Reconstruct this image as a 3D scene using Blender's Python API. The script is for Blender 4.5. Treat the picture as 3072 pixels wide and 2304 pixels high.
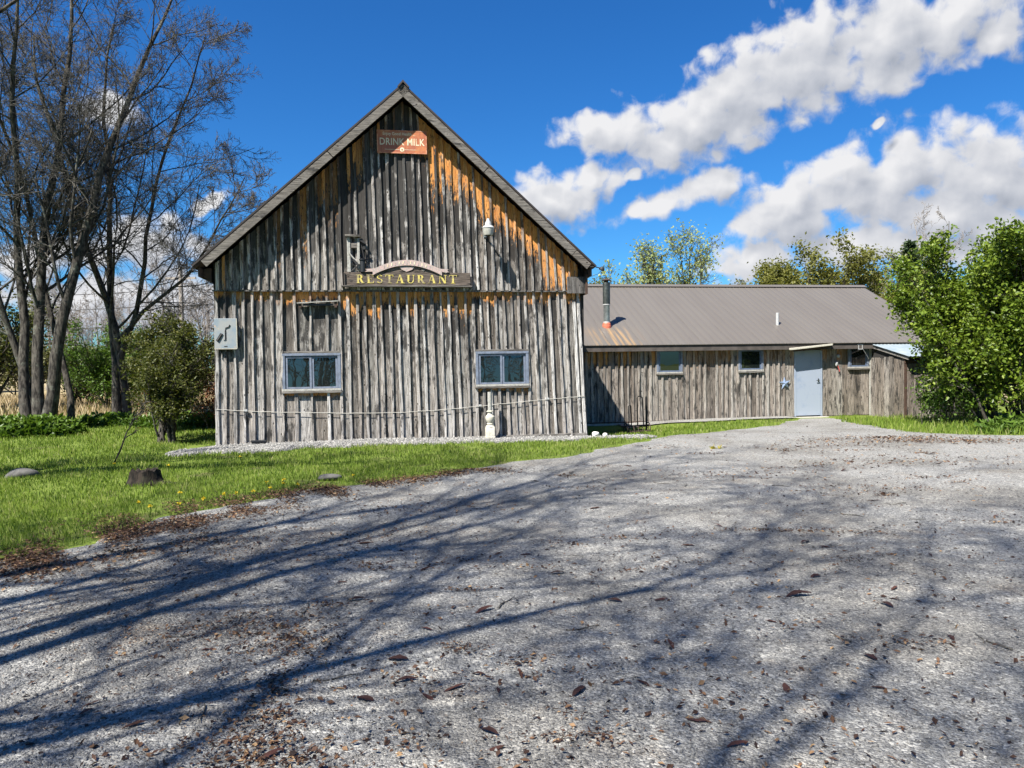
import bpy, bmesh, math, random
import numpy as np
from mathutils import Vector, Matrix

# ------------------------------------------------------------------ camera, world, sun, exposure
for o in list(bpy.data.objects):
    bpy.data.objects.remove(o)
SC = bpy.context.scene
COL = SC.collection
R = math.radians

cam_d = bpy.data.cameras.new('camera'); cam_d.lens = 26.19; cam_d.sensor_width = 36.0
cam_d.clip_start = 0.1; cam_d.clip_end = 3000
cam = bpy.data.objects.new('camera', cam_d); COL.objects.link(cam)
cam.location = (0, 0, 1.6)
cam.rotation_euler = (Matrix.Rotation(R(90 - 1.64), 3, 'X') @ Matrix.Rotation(R(-0.8), 3, 'Z')).to_euler()
SC.camera = cam

SUN_EL, SUN_AZ = 52.0, 218.0          # the sun stands behind the camera, to the left
SC.view_settings.view_transform = 'Standard'; SC.view_settings.look = 'None'
SC.view_settings.exposure = 1.4; SC.view_settings.gamma = 1.0; SC.view_settings.use_curve_mapping = False
SC.render.engine = 'CYCLES'
SC.cycles.use_denoising = True
SC.cycles.use_adaptive_sampling = True; SC.cycles.adaptive_threshold = 0.02
SC.cycles.max_bounces = 4; SC.cycles.diffuse_bounces = 2; SC.cycles.glossy_bounces = 3
SC.cycles.transmission_bounces = 4; SC.cycles.transparent_max_bounces = 6
SC.cycles.sample_clamp_indirect = 6.0

sd = bpy.data.lights.new('sun', 'SUN'); sd.energy = 5.0; sd.angle = R(0.53); sd.color = (1.0, 0.955, 0.88)
sun = bpy.data.objects.new('sun', sd); COL.objects.link(sun)
_s = Vector((math.sin(R(SUN_AZ)) * math.cos(R(SUN_EL)), math.cos(R(SUN_AZ)) * math.cos(R(SUN_EL)), math.sin(R(SUN_EL))))
sun.rotation_euler = (-_s).to_track_quat('-Z', 'Y').to_euler(); sun.location = (-20, -20, 30)


class NT:
    """small helper to write node graphs"""
    def __init__(s, tree): s.t = tree; s.n = tree.nodes; s.l = tree.links
    def new(s, typ, **kw):
        n = s.n.new(typ)
        for k, v in kw.items(): setattr(n, k, v)
        return n
    def put(s, sock, v):
        if v is None: return
        if isinstance(v, bpy.types.NodeSocket): s.l.new(v, sock)
        else: sock.default_value = v
    def math(s, op, a, b=None, c=None, clamp=False):
        n = s.new('ShaderNodeMath', operation=op, use_clamp=clamp)
        s.put(n.inputs[0], a); s.put(n.inputs[1], b); s.put(n.inputs[2], c); return n.outputs[0]
    def vmath(s, op, a, b=None, scale=None):
        n = s.new('ShaderNodeVectorMath', operation=op)
        s.put(n.inputs[0], a); s.put(n.inputs[1], b)
        if scale is not None: s.put(n.inputs['Scale'], scale)
        return n.outputs['Value'] if op in ('LENGTH', 'DOT_PRODUCT') else n.outputs[0]
    def mapr(s, v, a, b, c=0.0, d=1.0, smooth=True):
        n = s.new('ShaderNodeMapRange', interpolation_type='SMOOTHSTEP' if smooth else 'LINEAR', clamp=True)
        s.put(n.inputs[0], v); s.put(n.inputs[1], a); s.put(n.inputs[2], b); s.put(n.inputs[3], c); s.put(n.inputs[4], d)
        return n.outputs[0]
    def noise(s, vec, scale=5.0, detail=4.0, rough=0.55, dist=0.0, out='Fac', dims='3D'):
        n = s.new('ShaderNodeTexNoise', noise_dimensions=dims); s.put(n.inputs['Vector'], vec)
        s.put(n.inputs['Scale'], scale); n.inputs['Detail'].default_value = detail
        n.inputs['Roughness'].default_value = rough; n.inputs['Distortion'].default_value = dist
        return n.outputs[out]
    def voro(s, vec, scale=5.0, feature='F1', out='Distance', rnd=1.0):
        n = s.new('ShaderNodeTexVoronoi', feature=feature); s.put(n.inputs['Vector'], vec)
        n.inputs['Scale'].default_value = scale; n.inputs['Randomness'].default_value = rnd
        return n.outputs[out]
    def mix(s, f, a, b, blend='MIX'):
        n = s.new('ShaderNodeMix', data_type='RGBA', blend_type=blend, clamp_factor=True)
        s.put(n.inputs[0], f); s.put(n.inputs[6], c4(a)); s.put(n.inputs[7], c4(b)); return n.outputs[2]
    def ramp(s, f, pts):
        n = s.new('ShaderNodeValToRGB'); e = n.color_ramp.elements
        while len(e) < len(pts): e.new(0.5)
        for i, (p, c) in enumerate(pts): e[i].position = p; e[i].color = c4(c)
        s.put(n.inputs[0], f); return n.outputs[0]
    def scalev(s, vec, sc):
        return s.vmath('MULTIPLY', vec, sc)


def c4(c):
    if isinstance(c, (tuple, list)) and len(c) == 3: return (c[0], c[1], c[2], 1.0)
    return c


# sky: Nishita air plus fair-weather cumulus spread over the whole dome
world = bpy.data.worlds.new('World'); SC.world = world; world.use_nodes = True
W = NT(world.node_tree); W.n.clear()
CLOUDS = [[7.69, 16.72, 3.74, 1.6, 8], [13.09, 16.6, 5.06, 2.13, 15], [16.66, 18.27, 5.35, 2.92, 30], [21.86, 19.96, 5.23, 3.07, 20],
          [27.1, 20.32, 4.61, 2.74, 15], [30.97, 20.9, 3.16, 2.05, 20], [32.97, 19.53, 1.3, 1.4, 0], [3.3, 12.0, 3.6, 2.1, 10],
          [6.65, 13.38, 2.26, 1.54, 35], [11.35, 11.73, 2.69, 0.85, 18], [14.98, 12.57, 3.56, 1.07, 15], [20.06, 11.25, 3.37, 1.71, 15],
          [24.0, 11.78, 4.03, 2.21, 10], [27.91, 12.63, 3.37, 2.44, 8], [32.29, 11.63, 4.18, 2.87, 0], [30.63, 9.0, 6.5, 2.9, 0],
          [20.5, 9.6, 4.8, 1.7, 8], [25.3, 8.0, 5.2, 1.7, 0], [17.77, 7.3, 2.9, 1.7, 10], [25.89, 15.75, 0.45, 0.2, 10],
          [9.52, 13.72, 0.9, 0.45, 30], [-27.88, 16.87, 1.6, 0.95, 0], [-26.09, 8.26, 4.12, 1.56, 5], [-29.77, 4.56, 5.01, 2.2, 0],
          [-23.88, 4.71, 3.42, 2.55, 0], [-32.5, 7.02, 2.91, 1.27, 0], [-21.98, 11.43, 1.32, 0.56, 20]]
grp = bpy.data.node_groups.new('cloud_height', 'ShaderNodeTree')
grp.interface.new_socket('Sky', in_out='INPUT', socket_type='NodeSocketVector')     # azimuth, elevation in degrees
grp.interface.new_socket('Height', in_out='OUTPUT', socket_type='NodeSocketFloat')
G = NT(grp); gi = G.new('NodeGroupInput'); go = G.new('NodeGroupOutput')
p = gi.outputs[0]
warp = G.noise(p, 0.33, 2.0, 0.5, out='Color', dims='2D')
warp = G.vmath('SCALE', G.vmath('SUBTRACT', warp, (0.5, 0.5, 0.5)), scale=1.7)
pw = G.vmath('ADD', G.vmath('MULTIPLY', G.vmath('ADD', p, warp), (1, 1, 0)), (0, 0, 1))      # homogeneous
f = None
for az, el, rx, ry, an in CLOUDS:
    ca_, sa_, ex, ey = math.cos(R(an)), math.sin(R(an)), rx * 1.22, ry * 1.30
    qx = G.vmath('DOT_PRODUCT', pw, (ca_ / ex, sa_ / ex, -(ca_ * az + sa_ * el) / ex))
    qy = G.vmath('DOT_PRODUCT', pw, (-sa_ / ey, ca_ / ey, -(-sa_ * az + ca_ * el) / ey))
    d = G.math('MULTIPLY_ADD', qy, qy, G.math('MULTIPLY', qx, qx))
    f = d if f is None else G.math('SMOOTH_MIN', f, d, 0.30)
f = G.math('SUBTRACT', 1.0, G.math('SQRT', G.math('MAXIMUM', f, 0.0)))
# clouds of the same kind over the rest of the dome
sep = G.new('ShaderNodeSeparateXYZ'); G.put(sep.inputs[0], p)
big = G.noise(G.vmath('MULTIPLY', p, (0.055, 0.11, 1)), 1.0, 2.0, 0.5, dims='2D')
gen = G.math('MULTIPLY', G.math('SUBTRACT', big, 0.66), 5.5)
away = G.mapr(G.math('ABSOLUTE', sep.outputs[0]), 38.0, 55.0, -2.5, 0.0)
high = G.mapr(sep.outputs[1], 27.0, 36.0, -2.5, 0.0)
gen = G.math('ADD', gen, G.math('MAXIMUM', away, high))
f = G.math('MAXIMUM', f, gen)
pz = G.vmath('MULTIPLY', p, (1, 1.2, 0))
n1 = G.noise(pz, 0.36, 2.0, 0.5, dims='2D')
vo = G.new('ShaderNodeTexVoronoi', feature='SMOOTH_F1', voronoi_dimensions='2D'); G.put(vo.inputs['Vector'], G.vmath('ADD', pz, G.vmath('SCALE', warp, scale=0.5)))
vo.inputs['Scale'].default_value = 0.55; vo.inputs['Detail'].default_value = 0.0; vo.inputs['Smoothness'].default_value = 0.5
h = G.math('ADD', f, G.math('MULTIPLY', G.math('SUBTRACT', n1, 0.5), 0.85))
h = G.math('ADD', h, G.math('MULTIPLY', G.math('SUBTRACT', 0.45, vo.outputs['Distance']), 0.55))
G.put(go.inputs[0], h)

tc = W.new('ShaderNodeTexCoord'); dirv = W.vmath('NORMALIZE', tc.outputs['Generated'])
sx = W.new('ShaderNodeSeparateXYZ'); W.put(sx.inputs[0], dirv)
azd = W.math('MULTIPLY', W.math('ARCTAN2', sx.outputs[0], sx.outputs[1]), 57.29578)
eld = W.math('MULTIPLY', W.math('ARCSINE', sx.outputs[2]), 57.29578)
cmb = W.new('ShaderNodeCombineXYZ'); W.put(cmb.inputs[0], azd); W.put(cmb.inputs[1], eld)
def cheight(v):
    g = W.new('ShaderNodeGroup'); g.node_tree = grp; W.put(g.inputs[0], v); return g.outputs[0]
h0 = cheight(cmb.outputs[0])
h1 = cheight(W.vmath('ADD', cmb.outputs[0], (-0.8, 1.5, 0.0)))
fine = W.math('SUBTRACT', W.noise(cmb.outputs[0], 0.95, 7.0, 0.58, 0.25, dims='2D'), 0.5)
fine2 = W.math('SUBTRACT', W.noise(W.vmath('ADD', cmb.outputs[0], (-0.16, 0.28, 0.0)), 0.95, 4.0, 0.55, 0.25, dims='2D'), 0.5)
hh = W.math('ADD', h0, W.math('MULTIPLY', fine, 0.70))
alpha = W.mapr(hh, 0.0, 0.55)
alpha = W.math('MULTIPLY', alpha, W.mapr(eld, -1.0, 1.5))
core = W.mapr(h0, 0.25, 1.0, 0.0, 0.22)
lit = W.math('ADD', 0.60, W.math('MULTIPLY', W.math('SUBTRACT', h0, h1), 0.60))
lit = W.math('ADD', lit, W.math('MULTIPLY', W.math('SUBTRACT', fine, fine2), 0.22))
lit = W.math('SUBTRACT', lit, core, clamp=True)
sky = W.new('ShaderNodeTexSky', sky_type='NISHITA', sun_disc=False, sun_elevation=R(SUN_EL), sun_rotation=R(SUN_AZ),
            altitude=150.0, air_density=1.0, dust_density=0.35, ozone_density=2.2)
hs = W.new('ShaderNodeHueSaturation'); W.put(hs.inputs['Color'], sky.outputs[0]); hs.inputs['Saturation'].default_value = 1.25; hs.inputs['Value'].default_value = 0.82
skyc = W.mix(1.0, hs.outputs[0], (0.42, 0.95, 1.40), 'MULTIPLY')
cloudc = W.ramp(lit, [(0.0, (2.5, 2.8, 3.4)), (0.40, (4.2, 4.4, 4.9)), (0.9, (6.6, 6.6, 6.75))])
col = W.mix(alpha, skyc, cloudc)
bg = W.new('ShaderNodeBackground'); W.put(bg.inputs[0], col); bg.inputs[1].default_value = 0.05
world.cycles.sampling_method = 'MANUAL'; world.cycles.sample_map_resolution = 256
wo = W.new('ShaderNodeOutputWorld'); W.l.new(bg.outputs[0], wo.inputs[0])

# ------------------------------------------------------------------ object helpers
def tag(o, label=None, cat=None, group=None, kind=None):
    if label: o['label'] = label
    if cat: o['category'] = cat
    if group: o['group'] = group
    if kind: o['kind'] = kind
    return o

def link(name, me, mat=None, parent=None):
    o = bpy.data.objects.new(name, me); COL.objects.link(o)
    if mat is not None and len(me.materials) == 0: me.materials.append(mat)
    if parent is not None: o.parent = parent
    return o

def empty(name, loc=(0, 0, 0), rz=0.0):
    o = bpy.data.objects.new(name, None); COL.objects.link(o)
    o.location = loc; o.rotation_euler = (0, 0, rz); o.empty_display_size = 0.2
    return o

def mesh_py(name, v, f, smooth=False, attrs=None):
    me = bpy.data.meshes.new(name); me.from_pydata([tuple(map(float, q)) for q in v], [], f)
    if smooth: me.polygons.foreach_set('use_smooth', [True] * len(me.polygons))
    for k, a in (attrs or {}).items():
        me.attributes.new(k, 'FLOAT', 'POINT').data.foreach_set('value', np.asarray(a, np.float32))
    me.update(); return me

def mesh_np(name, V, F, smooth=False, attrs=None):
    """V (n,3), F (m,k) all faces with k corners"""
    me = bpy.data.meshes.new(name); V = np.ascontiguousarray(V, np.float32); F = np.ascontiguousarray(F, np.int32)
    m, k = F.shape
    me.vertices.add(len(V)); me.vertices.foreach_set('co', V.ravel())
    me.loops.add(m * k); me.loops.foreach_set('vertex_index', F.ravel())
    me.polygons.add(m); me.polygons.foreach_set('loop_start', np.arange(m, dtype=np.int32) * k)
    if smooth: me.polygons.foreach_set('use_smooth', np.ones(m, bool))
    else: me.polygons.foreach_set('use_smooth', np.zeros(m, bool))
    me.update(calc_edges=True)
    for kk, a in (attrs or {}).items():
        me.attributes.new(kk, 'FLOAT', 'POINT').data.foreach_set('value', np.ascontiguousarray(a, np.float32))
    return me

LAST = [None]
class MB:
    """collects shapes into one mesh"""
    def __init__(s): s.v = []; s.f = []
    def add(s, v, f):
        b = len(s.v); s.v += [tuple(q) for q in v]; s.f += [tuple(i + b for i in q) for q in f]; return s
    def box(s, a, b):
        x0, y0, z0 = a; x1, y1, z1 = b
        return s.add([(x0, y0, z0), (x1, y0, z0), (x1, y1, z0), (x0, y1, z0), (x0, y0, z1), (x1, y0, z1), (x1, y1, z1), (x0, y1, z1)],
                     [(0, 3, 2, 1), (4, 5, 6, 7), (0, 1, 5, 4), (1, 2, 6, 5), (2, 3, 7, 6), (3, 0, 4, 7)])
    def prism(s, poly, y0, y1):
        """polygon in (x,z), extruded along y"""
        n = len(poly)
        v = [(x, y0, z) for x, z in poly] + [(x, y1, z) for x, z in poly]
        f = [tuple(range(n)), tuple(range(2 * n - 1, n - 1, -1))] + [(i, i + n, (i + 1) % n + n, (i + 1) % n) for i in range(n)]
        return s.add(v, f)
    def tube(s, pts, rad, k=8, cap=True):
        pts = [Vector(q) for q in pts]; n = len(pts)
        if not hasattr(rad, '__len__'): rad = [rad] * n
        v = []; f = []
        for i, q in enumerate(pts):
            t = (pts[min(i + 1, n - 1)] - pts[max(i - 1, 0)]).normalized()
            a = t.cross(Vector((0, 0, 1)) if abs(t.z) < 0.9 else Vector((1, 0, 0))).normalized(); b = t.cross(a)
            for j in range(k):
                w = 2 * math.pi * j / k; v.append(q + (a * math.cos(w) + b * math.sin(w)) * rad[i])
        for i in range(n - 1):
            for j in range(k):
                f.append((i * k + j, i * k + (j + 1) % k, (i + 1) * k + (j + 1) % k, (i + 1) * k + j))
        if cap: f.append(tuple(range(k - 1, -1, -1))); f.append(tuple((n - 1) * k + j for j in range(k)))
        return s.add(v, f)
    def lathe(s, prof, k=16, c=(0, 0, 0), sq=None):
        """prof [(r,z)] about z; sq: list of flags making a square ring"""
        v = []; f = []; n = len(prof)
        for i, (r, z) in enumerate(prof):
            for j in range(k):
                w = 2 * math.pi * (j + 0.5) / k; cx, cy = math.cos(w), math.sin(w)
                if sq and sq[i]:
                    m = max(abs(cx), abs(cy)); cx /= m; cy /= m
                v.append((c[0] + r * cx, c[1] + r * cy, c[2] + z))
        for i in range(n - 1):
            for j in range(k): f.append((i * k + j, i * k + (j + 1) % k, (i + 1) * k + (j + 1) % k, (i + 1) * k + j))
        f.append(tuple(range(k - 1, -1, -1))); f.append(tuple((n - 1) * k + j for j in range(k)))
        return s.add(v, f)
    def build(s, name, mat, parent=None, smooth=False, bevel=0.0):
        me = mesh_py(name, s.v, s.f, False)
        bm = bmesh.new(); bm.from_mesh(me); bmesh.ops.recalc_face_normals(bm, faces=bm.faces)
        if bevel: bmesh.ops.bevel(bm, geom=list(bm.edges), offset=bevel, segments=1, affect='EDGES')
        bm.to_mesh(me); bm.free()
        if smooth:
            me.polygons.foreach_set('use_smooth', [True] * len(me.polygons))
            me.set_sharp_from_angle(angle=R(35))
        LAST[0] = link(name, me, mat, parent); return LAST[0]

# ------------------------------------------------------------------ materials
def material(name):
    m = bpy.data.materials.new(name); m.use_nodes = True; t = NT(m.node_tree)
    b = t.n['Principled BSDF']; return m, t, b

def plain(name, col, rough=0.6, metal=0.0, var=0.12, scale=6.0, bump=0.0):
    m, t, b = material(name)
    co = t.new('ShaderNodeTexCoord').outputs['Object']
    n = t.noise(co, scale, 5.0, 0.6)
    c = t.mix(t.mapr(n, 0.3, 0.7), tuple(max(0, x * (1 - var)) for x in col), tuple(min(1, x * (1 + var)) for x in col))
    t.put(b.inputs['Base Color'], c); b.inputs['Roughness'].default_value = rough; b.inputs['Metallic'].default_value = metal
    if bump:
        bp = t.new('ShaderNodeBump'); bp.inputs['Strength'].default_value = bump; bp.inputs['Distance'].default_value = 0.01
        t.put(bp.inputs['Height'], t.noise(co, scale * 8, 4.0)); t.put(b.inputs['Normal'], bp.outputs[0])
    return m

def wood(name, light, mid, dark, warm, mold=1.0, horiz=False, grain=1.0):
    """weathered plank: 'prot' = normalised distance below the edge that sheltered it, 'pamp' = how fresh the wood stayed, 'dk' = mould"""
    m, t, b = material(name)
    oi = t.new('ShaderNodeObjectInfo'); rnd = oi.outputs['Random']
    co = t.new('ShaderNodeTexCoord').outputs['Object']
    cx = t.new('ShaderNodeCombineXYZ'); t.put(cx.inputs[0], t.math('MULTIPLY', rnd, 37.0)); t.put(cx.inputs[2], t.math('MULTIPLY', rnd, 91.0))
    P = t.vmath('ADD', co, cx.outputs[0])
    def at(n):
        a = t.new('ShaderNodeAttribute', attribute_name=n); return a.outputs['Fac']
    def st(h, v):      # stretch along the plank
        return t.scalev(P, (v, h, h) if horiz else (h, h, v))
    streak = t.noise(st(14, 0.9), 1.0, 5.0, 0.62)
    fine = t.noise(st(95, 3.0), 1.0, 4.0, 0.6)
    blot = t.noise(st(7, 2.2), 1.0, 6.0, 0.68)
    tone = t.math('ADD', t.math('MULTIPLY', rnd, 0.50), t.math('MULTIPLY', t.math('ADD', t.math('MULTIPLY', t.math('SUBTRACT', streak, 0.5), 1.6), 0.5), 0.62))
    base = t.ramp(tone, [(0.22, dark), (0.46, mid), (0.80, light)])
    r2 = t.math('FRACT', t.math('MULTIPLY', rnd, 7.31))
    base = t.mix(t.math('MULTIPLY', r2, 0.50), base, warm)
    base = t.mix(t.mapr(fine, 0.38, 0.58, 0.80, 0.0), base, tuple(x * 0.30 for x in dark))
    spk = t.noise(st(70, 22.0), 1.0, 3.0, 0.7)
    base = t.mix(t.mapr(spk, 0.60, 0.70, 0.0, 0.75), base, tuple(x * 0.2 for x in dark))
    base = t.mix(t.mapr(spk, 0.36, 0.28, 0.0, 0.5), base, tuple(min(1, x * 1.25) for x in light))
    # mould and black weather stain
    mo = t.math('ADD', t.math('MULTIPLY', at('dk'), 0.62 * mold), t.math('MULTIPLY', t.math('SUBTRACT', blot, 0.48), 2.5))
    mo = t.mapr(t.math('ADD', mo, t.math('MULTIPLY', t.math('SUBTRACT', streak, 0.5), 1.2)), 0.16, 0.44)
    base = t.mix(t.math('MULTIPLY', mo, 0.86), base, (0.018, 0.017, 0.016))
    # fresh wood that the overhang kept dry, black edge below it
    wob = t.noise(st(26, 6.0), 1.0, 6.0, 0.72)
    pn = t.math('ADD', at('prot'), t.math('MULTIPLY', t.math('SUBTRACT', wob, 0.5), 2.9))
    blk = t.math('MULTIPLY', t.mapr(pn, 2.5, 0.95, 0.0, 0.9), at('pamp'))
    base = t.mix(t.math('MULTIPLY', blk, t.mapr(blot, 0.34, 0.52)), base, (0.022, 0.018, 0.015))
    org = t.math('MULTIPLY', t.math('MULTIPLY', t.mapr(pn, 1.1, 0.75), at('pamp')), t.mapr(t.noise(st(34, 9.0), 1.0, 5.0, 0.7), 0.66, 0.52))
    ocol = t.mix(t.mapr(fine, 0.3, 0.7), t.mix(wob, (0.24, 0.06, 0.010), (0.66, 0.24, 0.040)), (0.68, 0.35, 0.11))
    base = t.mix(org, base, ocol)
    # knots
    kd = t.voro(st(8.0, 4.2), 1.0)
    base = t.mix(t.mapr(kd, 0.13, 0.07, 0.0, 0.9), base, (0.030, 0.022, 0.017))
    ring = t.math('MULTIPLY', t.mapr(kd, 0.24, 0.17), t.mapr(kd, 0.12, 0.15))
    base = t.mix(t.math('MULTIPLY', ring, 0.10), base, light)
    t.put(b.inputs['Base Color'], base); b.inputs['Roughness'].default_value = 0.85
    b.inputs['Specular IOR Level'].default_value = 0.25
    bp = t.new('ShaderNodeBump'); bp.inputs['Strength'].default_value = 0.8 * grain; bp.inputs['Distance'].default_value = 0.008
    hh = t.math('ADD', fine, t.math('MULTIPLY', streak, 0.8)); hh = t.math('SUBTRACT', hh, t.mapr(kd, 0.13, 0.05, 0.0, 0.8))
    t.put(bp.inputs['Height'], hh); t.put(b.inputs['Normal'], bp.outputs[0])
    return m

M = {}
M['barn'] = wood('barn_wood', (0.465, 0.445, 0.418), (0.218, 0.205, 0.186), (0.051, 0.047, 0.042), (0.252, 0.200, 0.158), 1.25)
M['batten'] = wood('batten_wood', (0.618, 0.599, 0.570), (0.348, 0.329, 0.310), (0.125, 0.116, 0.104), (0.348, 0.290, 0.241), 0.9)
M['wing'] = wood('wing_wood', (0.369, 0.341, 0.307), (0.214, 0.187, 0.163), (0.070, 0.060, 0.050), (0.255, 0.202, 0.158), 0.6)
M['wingbatten'] = wood('wing_batten_wood', (0.451, 0.426, 0.386), (0.290, 0.263, 0.233), (0.129, 0.110, 0.094), (0.306, 0.246, 0.197), 0.4)
M['trim'] = wood('trim_wood', (0.257, 0.242, 0.222), (0.169, 0.156, 0.140), (0.082, 0.073, 0.063), (0.175, 0.149, 0.122), 0.5, True)
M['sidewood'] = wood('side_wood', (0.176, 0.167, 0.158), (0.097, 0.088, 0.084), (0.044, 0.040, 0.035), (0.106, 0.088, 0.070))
M['fascia'] = plain('shade_toned_fascia_board', (0.060, 0.050, 0.044), 0.85, var=0.3, scale=5)  # shadow of the wing's roof edge is put into this darker colour
M['soffit'] = plain('soffit_wood', (0.055, 0.030, 0.020), 0.8, var=0.3, scale=9)
M['backing'] = plain('backing_board', (0.020, 0.018, 0.016), 0.95)
M['barnroof'] = plain('barn_roof_metal', (0.045, 0.036, 0.032), 0.5, 0.4, 0.25, 3)
M['bluepaint'] = plain('window_paint', (0.132, 0.156, 0.204), 0.6, var=0.22, scale=14)
M['winpaint_dark'] = plain('dark_blue_window_paint', (0.083, 0.112, 0.173), 0.6, var=0.25, scale=14)
M['palewood'] = plain('pale_bare_wood', (0.300, 0.292, 0.262), 0.8, var=0.25, scale=22)
M['black'] = plain('black_iron', (0.014, 0.013, 0.013), 0.65, 0.0, 0.3, 20)
M['blackplastic'] = plain('black_plastic', (0.012, 0.013, 0.016), 0.5)
M['rust'] = plain('rusty_iron', (0.035, 0.020, 0.015), 0.85, 0.0, 0.5, 25)
M['concrete'] = plain('concrete', (0.36, 0.34, 0.30), 0.9, var=0.2, scale=5, bump=0.3)
M['white'] = plain('white_enamel', (0.367, 0.373, 0.367), 0.45, var=0.08, scale=18)
M['creampaint'] = plain('cream_chalky_paint', (0.442, 0.416, 0.340), 0.8, var=0.16, scale=22, bump=0.25)
M['shade_enamel'] = plain('lamp_grey_enamel', (0.345, 0.338, 0.300), 0.55, var=0.12, scale=20)
M['gold'] = plain('gold_leaf_paint', (0.62, 0.50, 0.10), 0.5, var=0.35, scale=30)
M['signwood'] = wood('sign_wood', (0.176, 0.145, 0.119), (0.101, 0.077, 0.062), (0.044, 0.033, 0.026), (0.114, 0.075, 0.057), 0.3, True)
M['starmetal'] = plain('star_blue_metal', (0.26, 0.33, 0.45), 0.35, 0.5, 0.2, 12)
M['cord'] = plain('pale_cord', (0.40, 0.385, 0.34), 0.8)
M['wire'] = plain('wire_black', (0.015, 0.015, 0.016), 0.6)
M['redflash'] = plain('red_roof_boot', (0.42, 0.105, 0.055), 0.6, var=0.2, scale=20)
M['galv'] = plain('galvanised_pipe', (0.30, 0.33, 0.32), 0.38, 0.75, 0.25, 9)
M['galvdark'] = plain('sooty_pipe', (0.065, 0.075, 0.070), 0.45, 0.6, 0.35, 9)
M['polewood'] = plain('pole_wood', (0.27, 0.24, 0.21), 0.9, var=0.2)
M['rock'] = plain('field_stone', (0.075, 0.072, 0.066), 0.9, var=0.35, scale=10, bump=0.5)
M['whitestone'] = plain('pale_limestone', (0.62, 0.60, 0.56), 0.9, var=0.15, scale=14, bump=0.4)
M['shingle'] = plain('dark_shingle', (0.045, 0.042, 0.045), 0.9, var=0.4, scale=12, bump=0.4)

def m_glass():
    m, t, b = material('window_glass')
    co = t.new('ShaderNodeTexCoord').outputs['Object']
    b.inputs['Base Color'].default_value = (0.008, 0.011, 0.011, 1); b.inputs['Roughness'].default_value = 0.03
    b.inputs['IOR'].default_value = 1.7; b.inputs['Specular IOR Level'].default_value = 0.6
    dirt = t.noise(co, 7.0, 5.0, 0.7)
    t.put(b.inputs['Roughness'], t.mapr(dirt, 0.45, 0.85, 0.0, 0.06))
    bp = t.new('ShaderNodeBump'); bp.inputs['Strength'].default_value = 0.06; bp.inputs['Distance'].default_value = 0.02
    t.put(bp.inputs['Height'], t.noise(co, 2.2, 2.0)); t.put(b.inputs['Normal'], bp.outputs[0])
    return m
M['glass'] = m_glass()

def m_plate():
    m, t, b = material('peeling_pale_blue_enamel')
    co = t.new('ShaderNodeTexCoord').outputs['Object']
    n = t.noise(co, 7.0, 6.0, 0.65); n2 = t.noise(co, 3.0, 3.0)
    c = t.mix(t.mapr(n2, 0.4, 0.62), (0.255, 0.265, 0.26), (0.18, 0.225, 0.26))
    c = t.mix(t.mapr(n, 0.62, 0.70), c, (0.40, 0.30, 0.22))
    t.put(b.inputs['Base Color'], c); b.inputs['Roughness'].default_value = 0.6
    return m
M['plate'] = m_plate()

def m_rustsign():
    m, t, b = material('rusted_red_sign_enamel')
    co = t.new('ShaderNodeTexCoord').outputs['Object']
    n = t.noise(co, 2.6, 6.0, 0.65); n2 = t.noise(t.scalev(co, (22, 22, 2.0)), 1.0, 4.0)
    c = t.mix(t.mapr(n, 0.38, 0.62), (0.30, 0.085, 0.045), (0.46, 0.16, 0.055))
    c = t.mix(t.mapr(n2, 0.55, 0.75, 0.0, 0.5), c, (0.17, 0.05, 0.03))
    t.put(b.inputs['Base Color'], c); b.inputs['Roughness'].default_value = 0.55
    return m
M['rustsign'] = m_rustsign()
def m_fade(name, a, bcol, lo, hi, sc=9.0):
    m, t, b = material(name)
    co = t.new('ShaderNodeTexCoord').outputs['Object']
    n = t.noise(co, sc, 6.0, 0.7)
    t.put(b.inputs['Base Color'], t.mix(t.mapr(n, lo, hi), a, bcol)); b.inputs['Roughness'].default_value = 0.75
    return m
M['milkletter'] = m_fade('faded_cream_lettering', (0.629, 0.561, 0.391), (0.442, 0.255, 0.119), 0.50, 0.70, 5.0)
M['goldletter'] = m_fade('worn_gold_lettering', (0.52, 0.43, 0.11), (0.22, 0.18, 0.10), 0.46, 0.62, 7.0)
M['banner'] = m_fade('faded_pink_banner_paint', (0.44, 0.31, 0.28), (0.30, 0.265, 0.235), 0.42, 0.58, 24.0)
M['doorpaint'] = m_fade('worn_blue_white_door_paint', (0.263, 0.303, 0.368), (0.152, 0.208, 0.310), 0.48, 0.78, 2.2)

def m_wingroof():
    m, t, b = material('taupe_painted_roof_metal')
    co = t.new('ShaderNodeTexCoord').outputs['Object']
    n = t.noise(t.scalev(co, (1.0, 0.25, 0.25)), 1.2, 4.0)
    c = t.mix(t.mapr(n, 0.3, 0.7), (0.105, 0.093, 0.080), (0.115, 0.103, 0.089))
    # rusty run-off below the stove pipe
    s = t.new('ShaderNodeSeparateXYZ'); t.put(s.inputs[0], co)
    du = t.math('SUBTRACT', s.outputs[0], 1.0)
    zone = t.math('MULTIPLY', t.mapr(t.math('ABSOLUTE', du), 1.0, 0.15), t.mapr(s.outputs[1], 1.1, 0.5))
    st = t.noise(t.scalev(co, (9.0, 0.35, 0.35)), 1.0, 3.0)
    c = t.mix(t.math('MULTIPLY', zone, t.mapr(st, 0.45, 0.65)), c, (0.26, 0.17, 0.085))
    c = t.mix(t.math('MULTIPLY', zone, t.mapr(st, 0.66, 0.72)), c, (0.42, 0.33, 0.18))
    t.put(b.inputs['Base Color'], c); b.inputs['Roughness'].default_value = 0.48
    return m
M['wingroof'] = m_wingroof()
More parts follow.
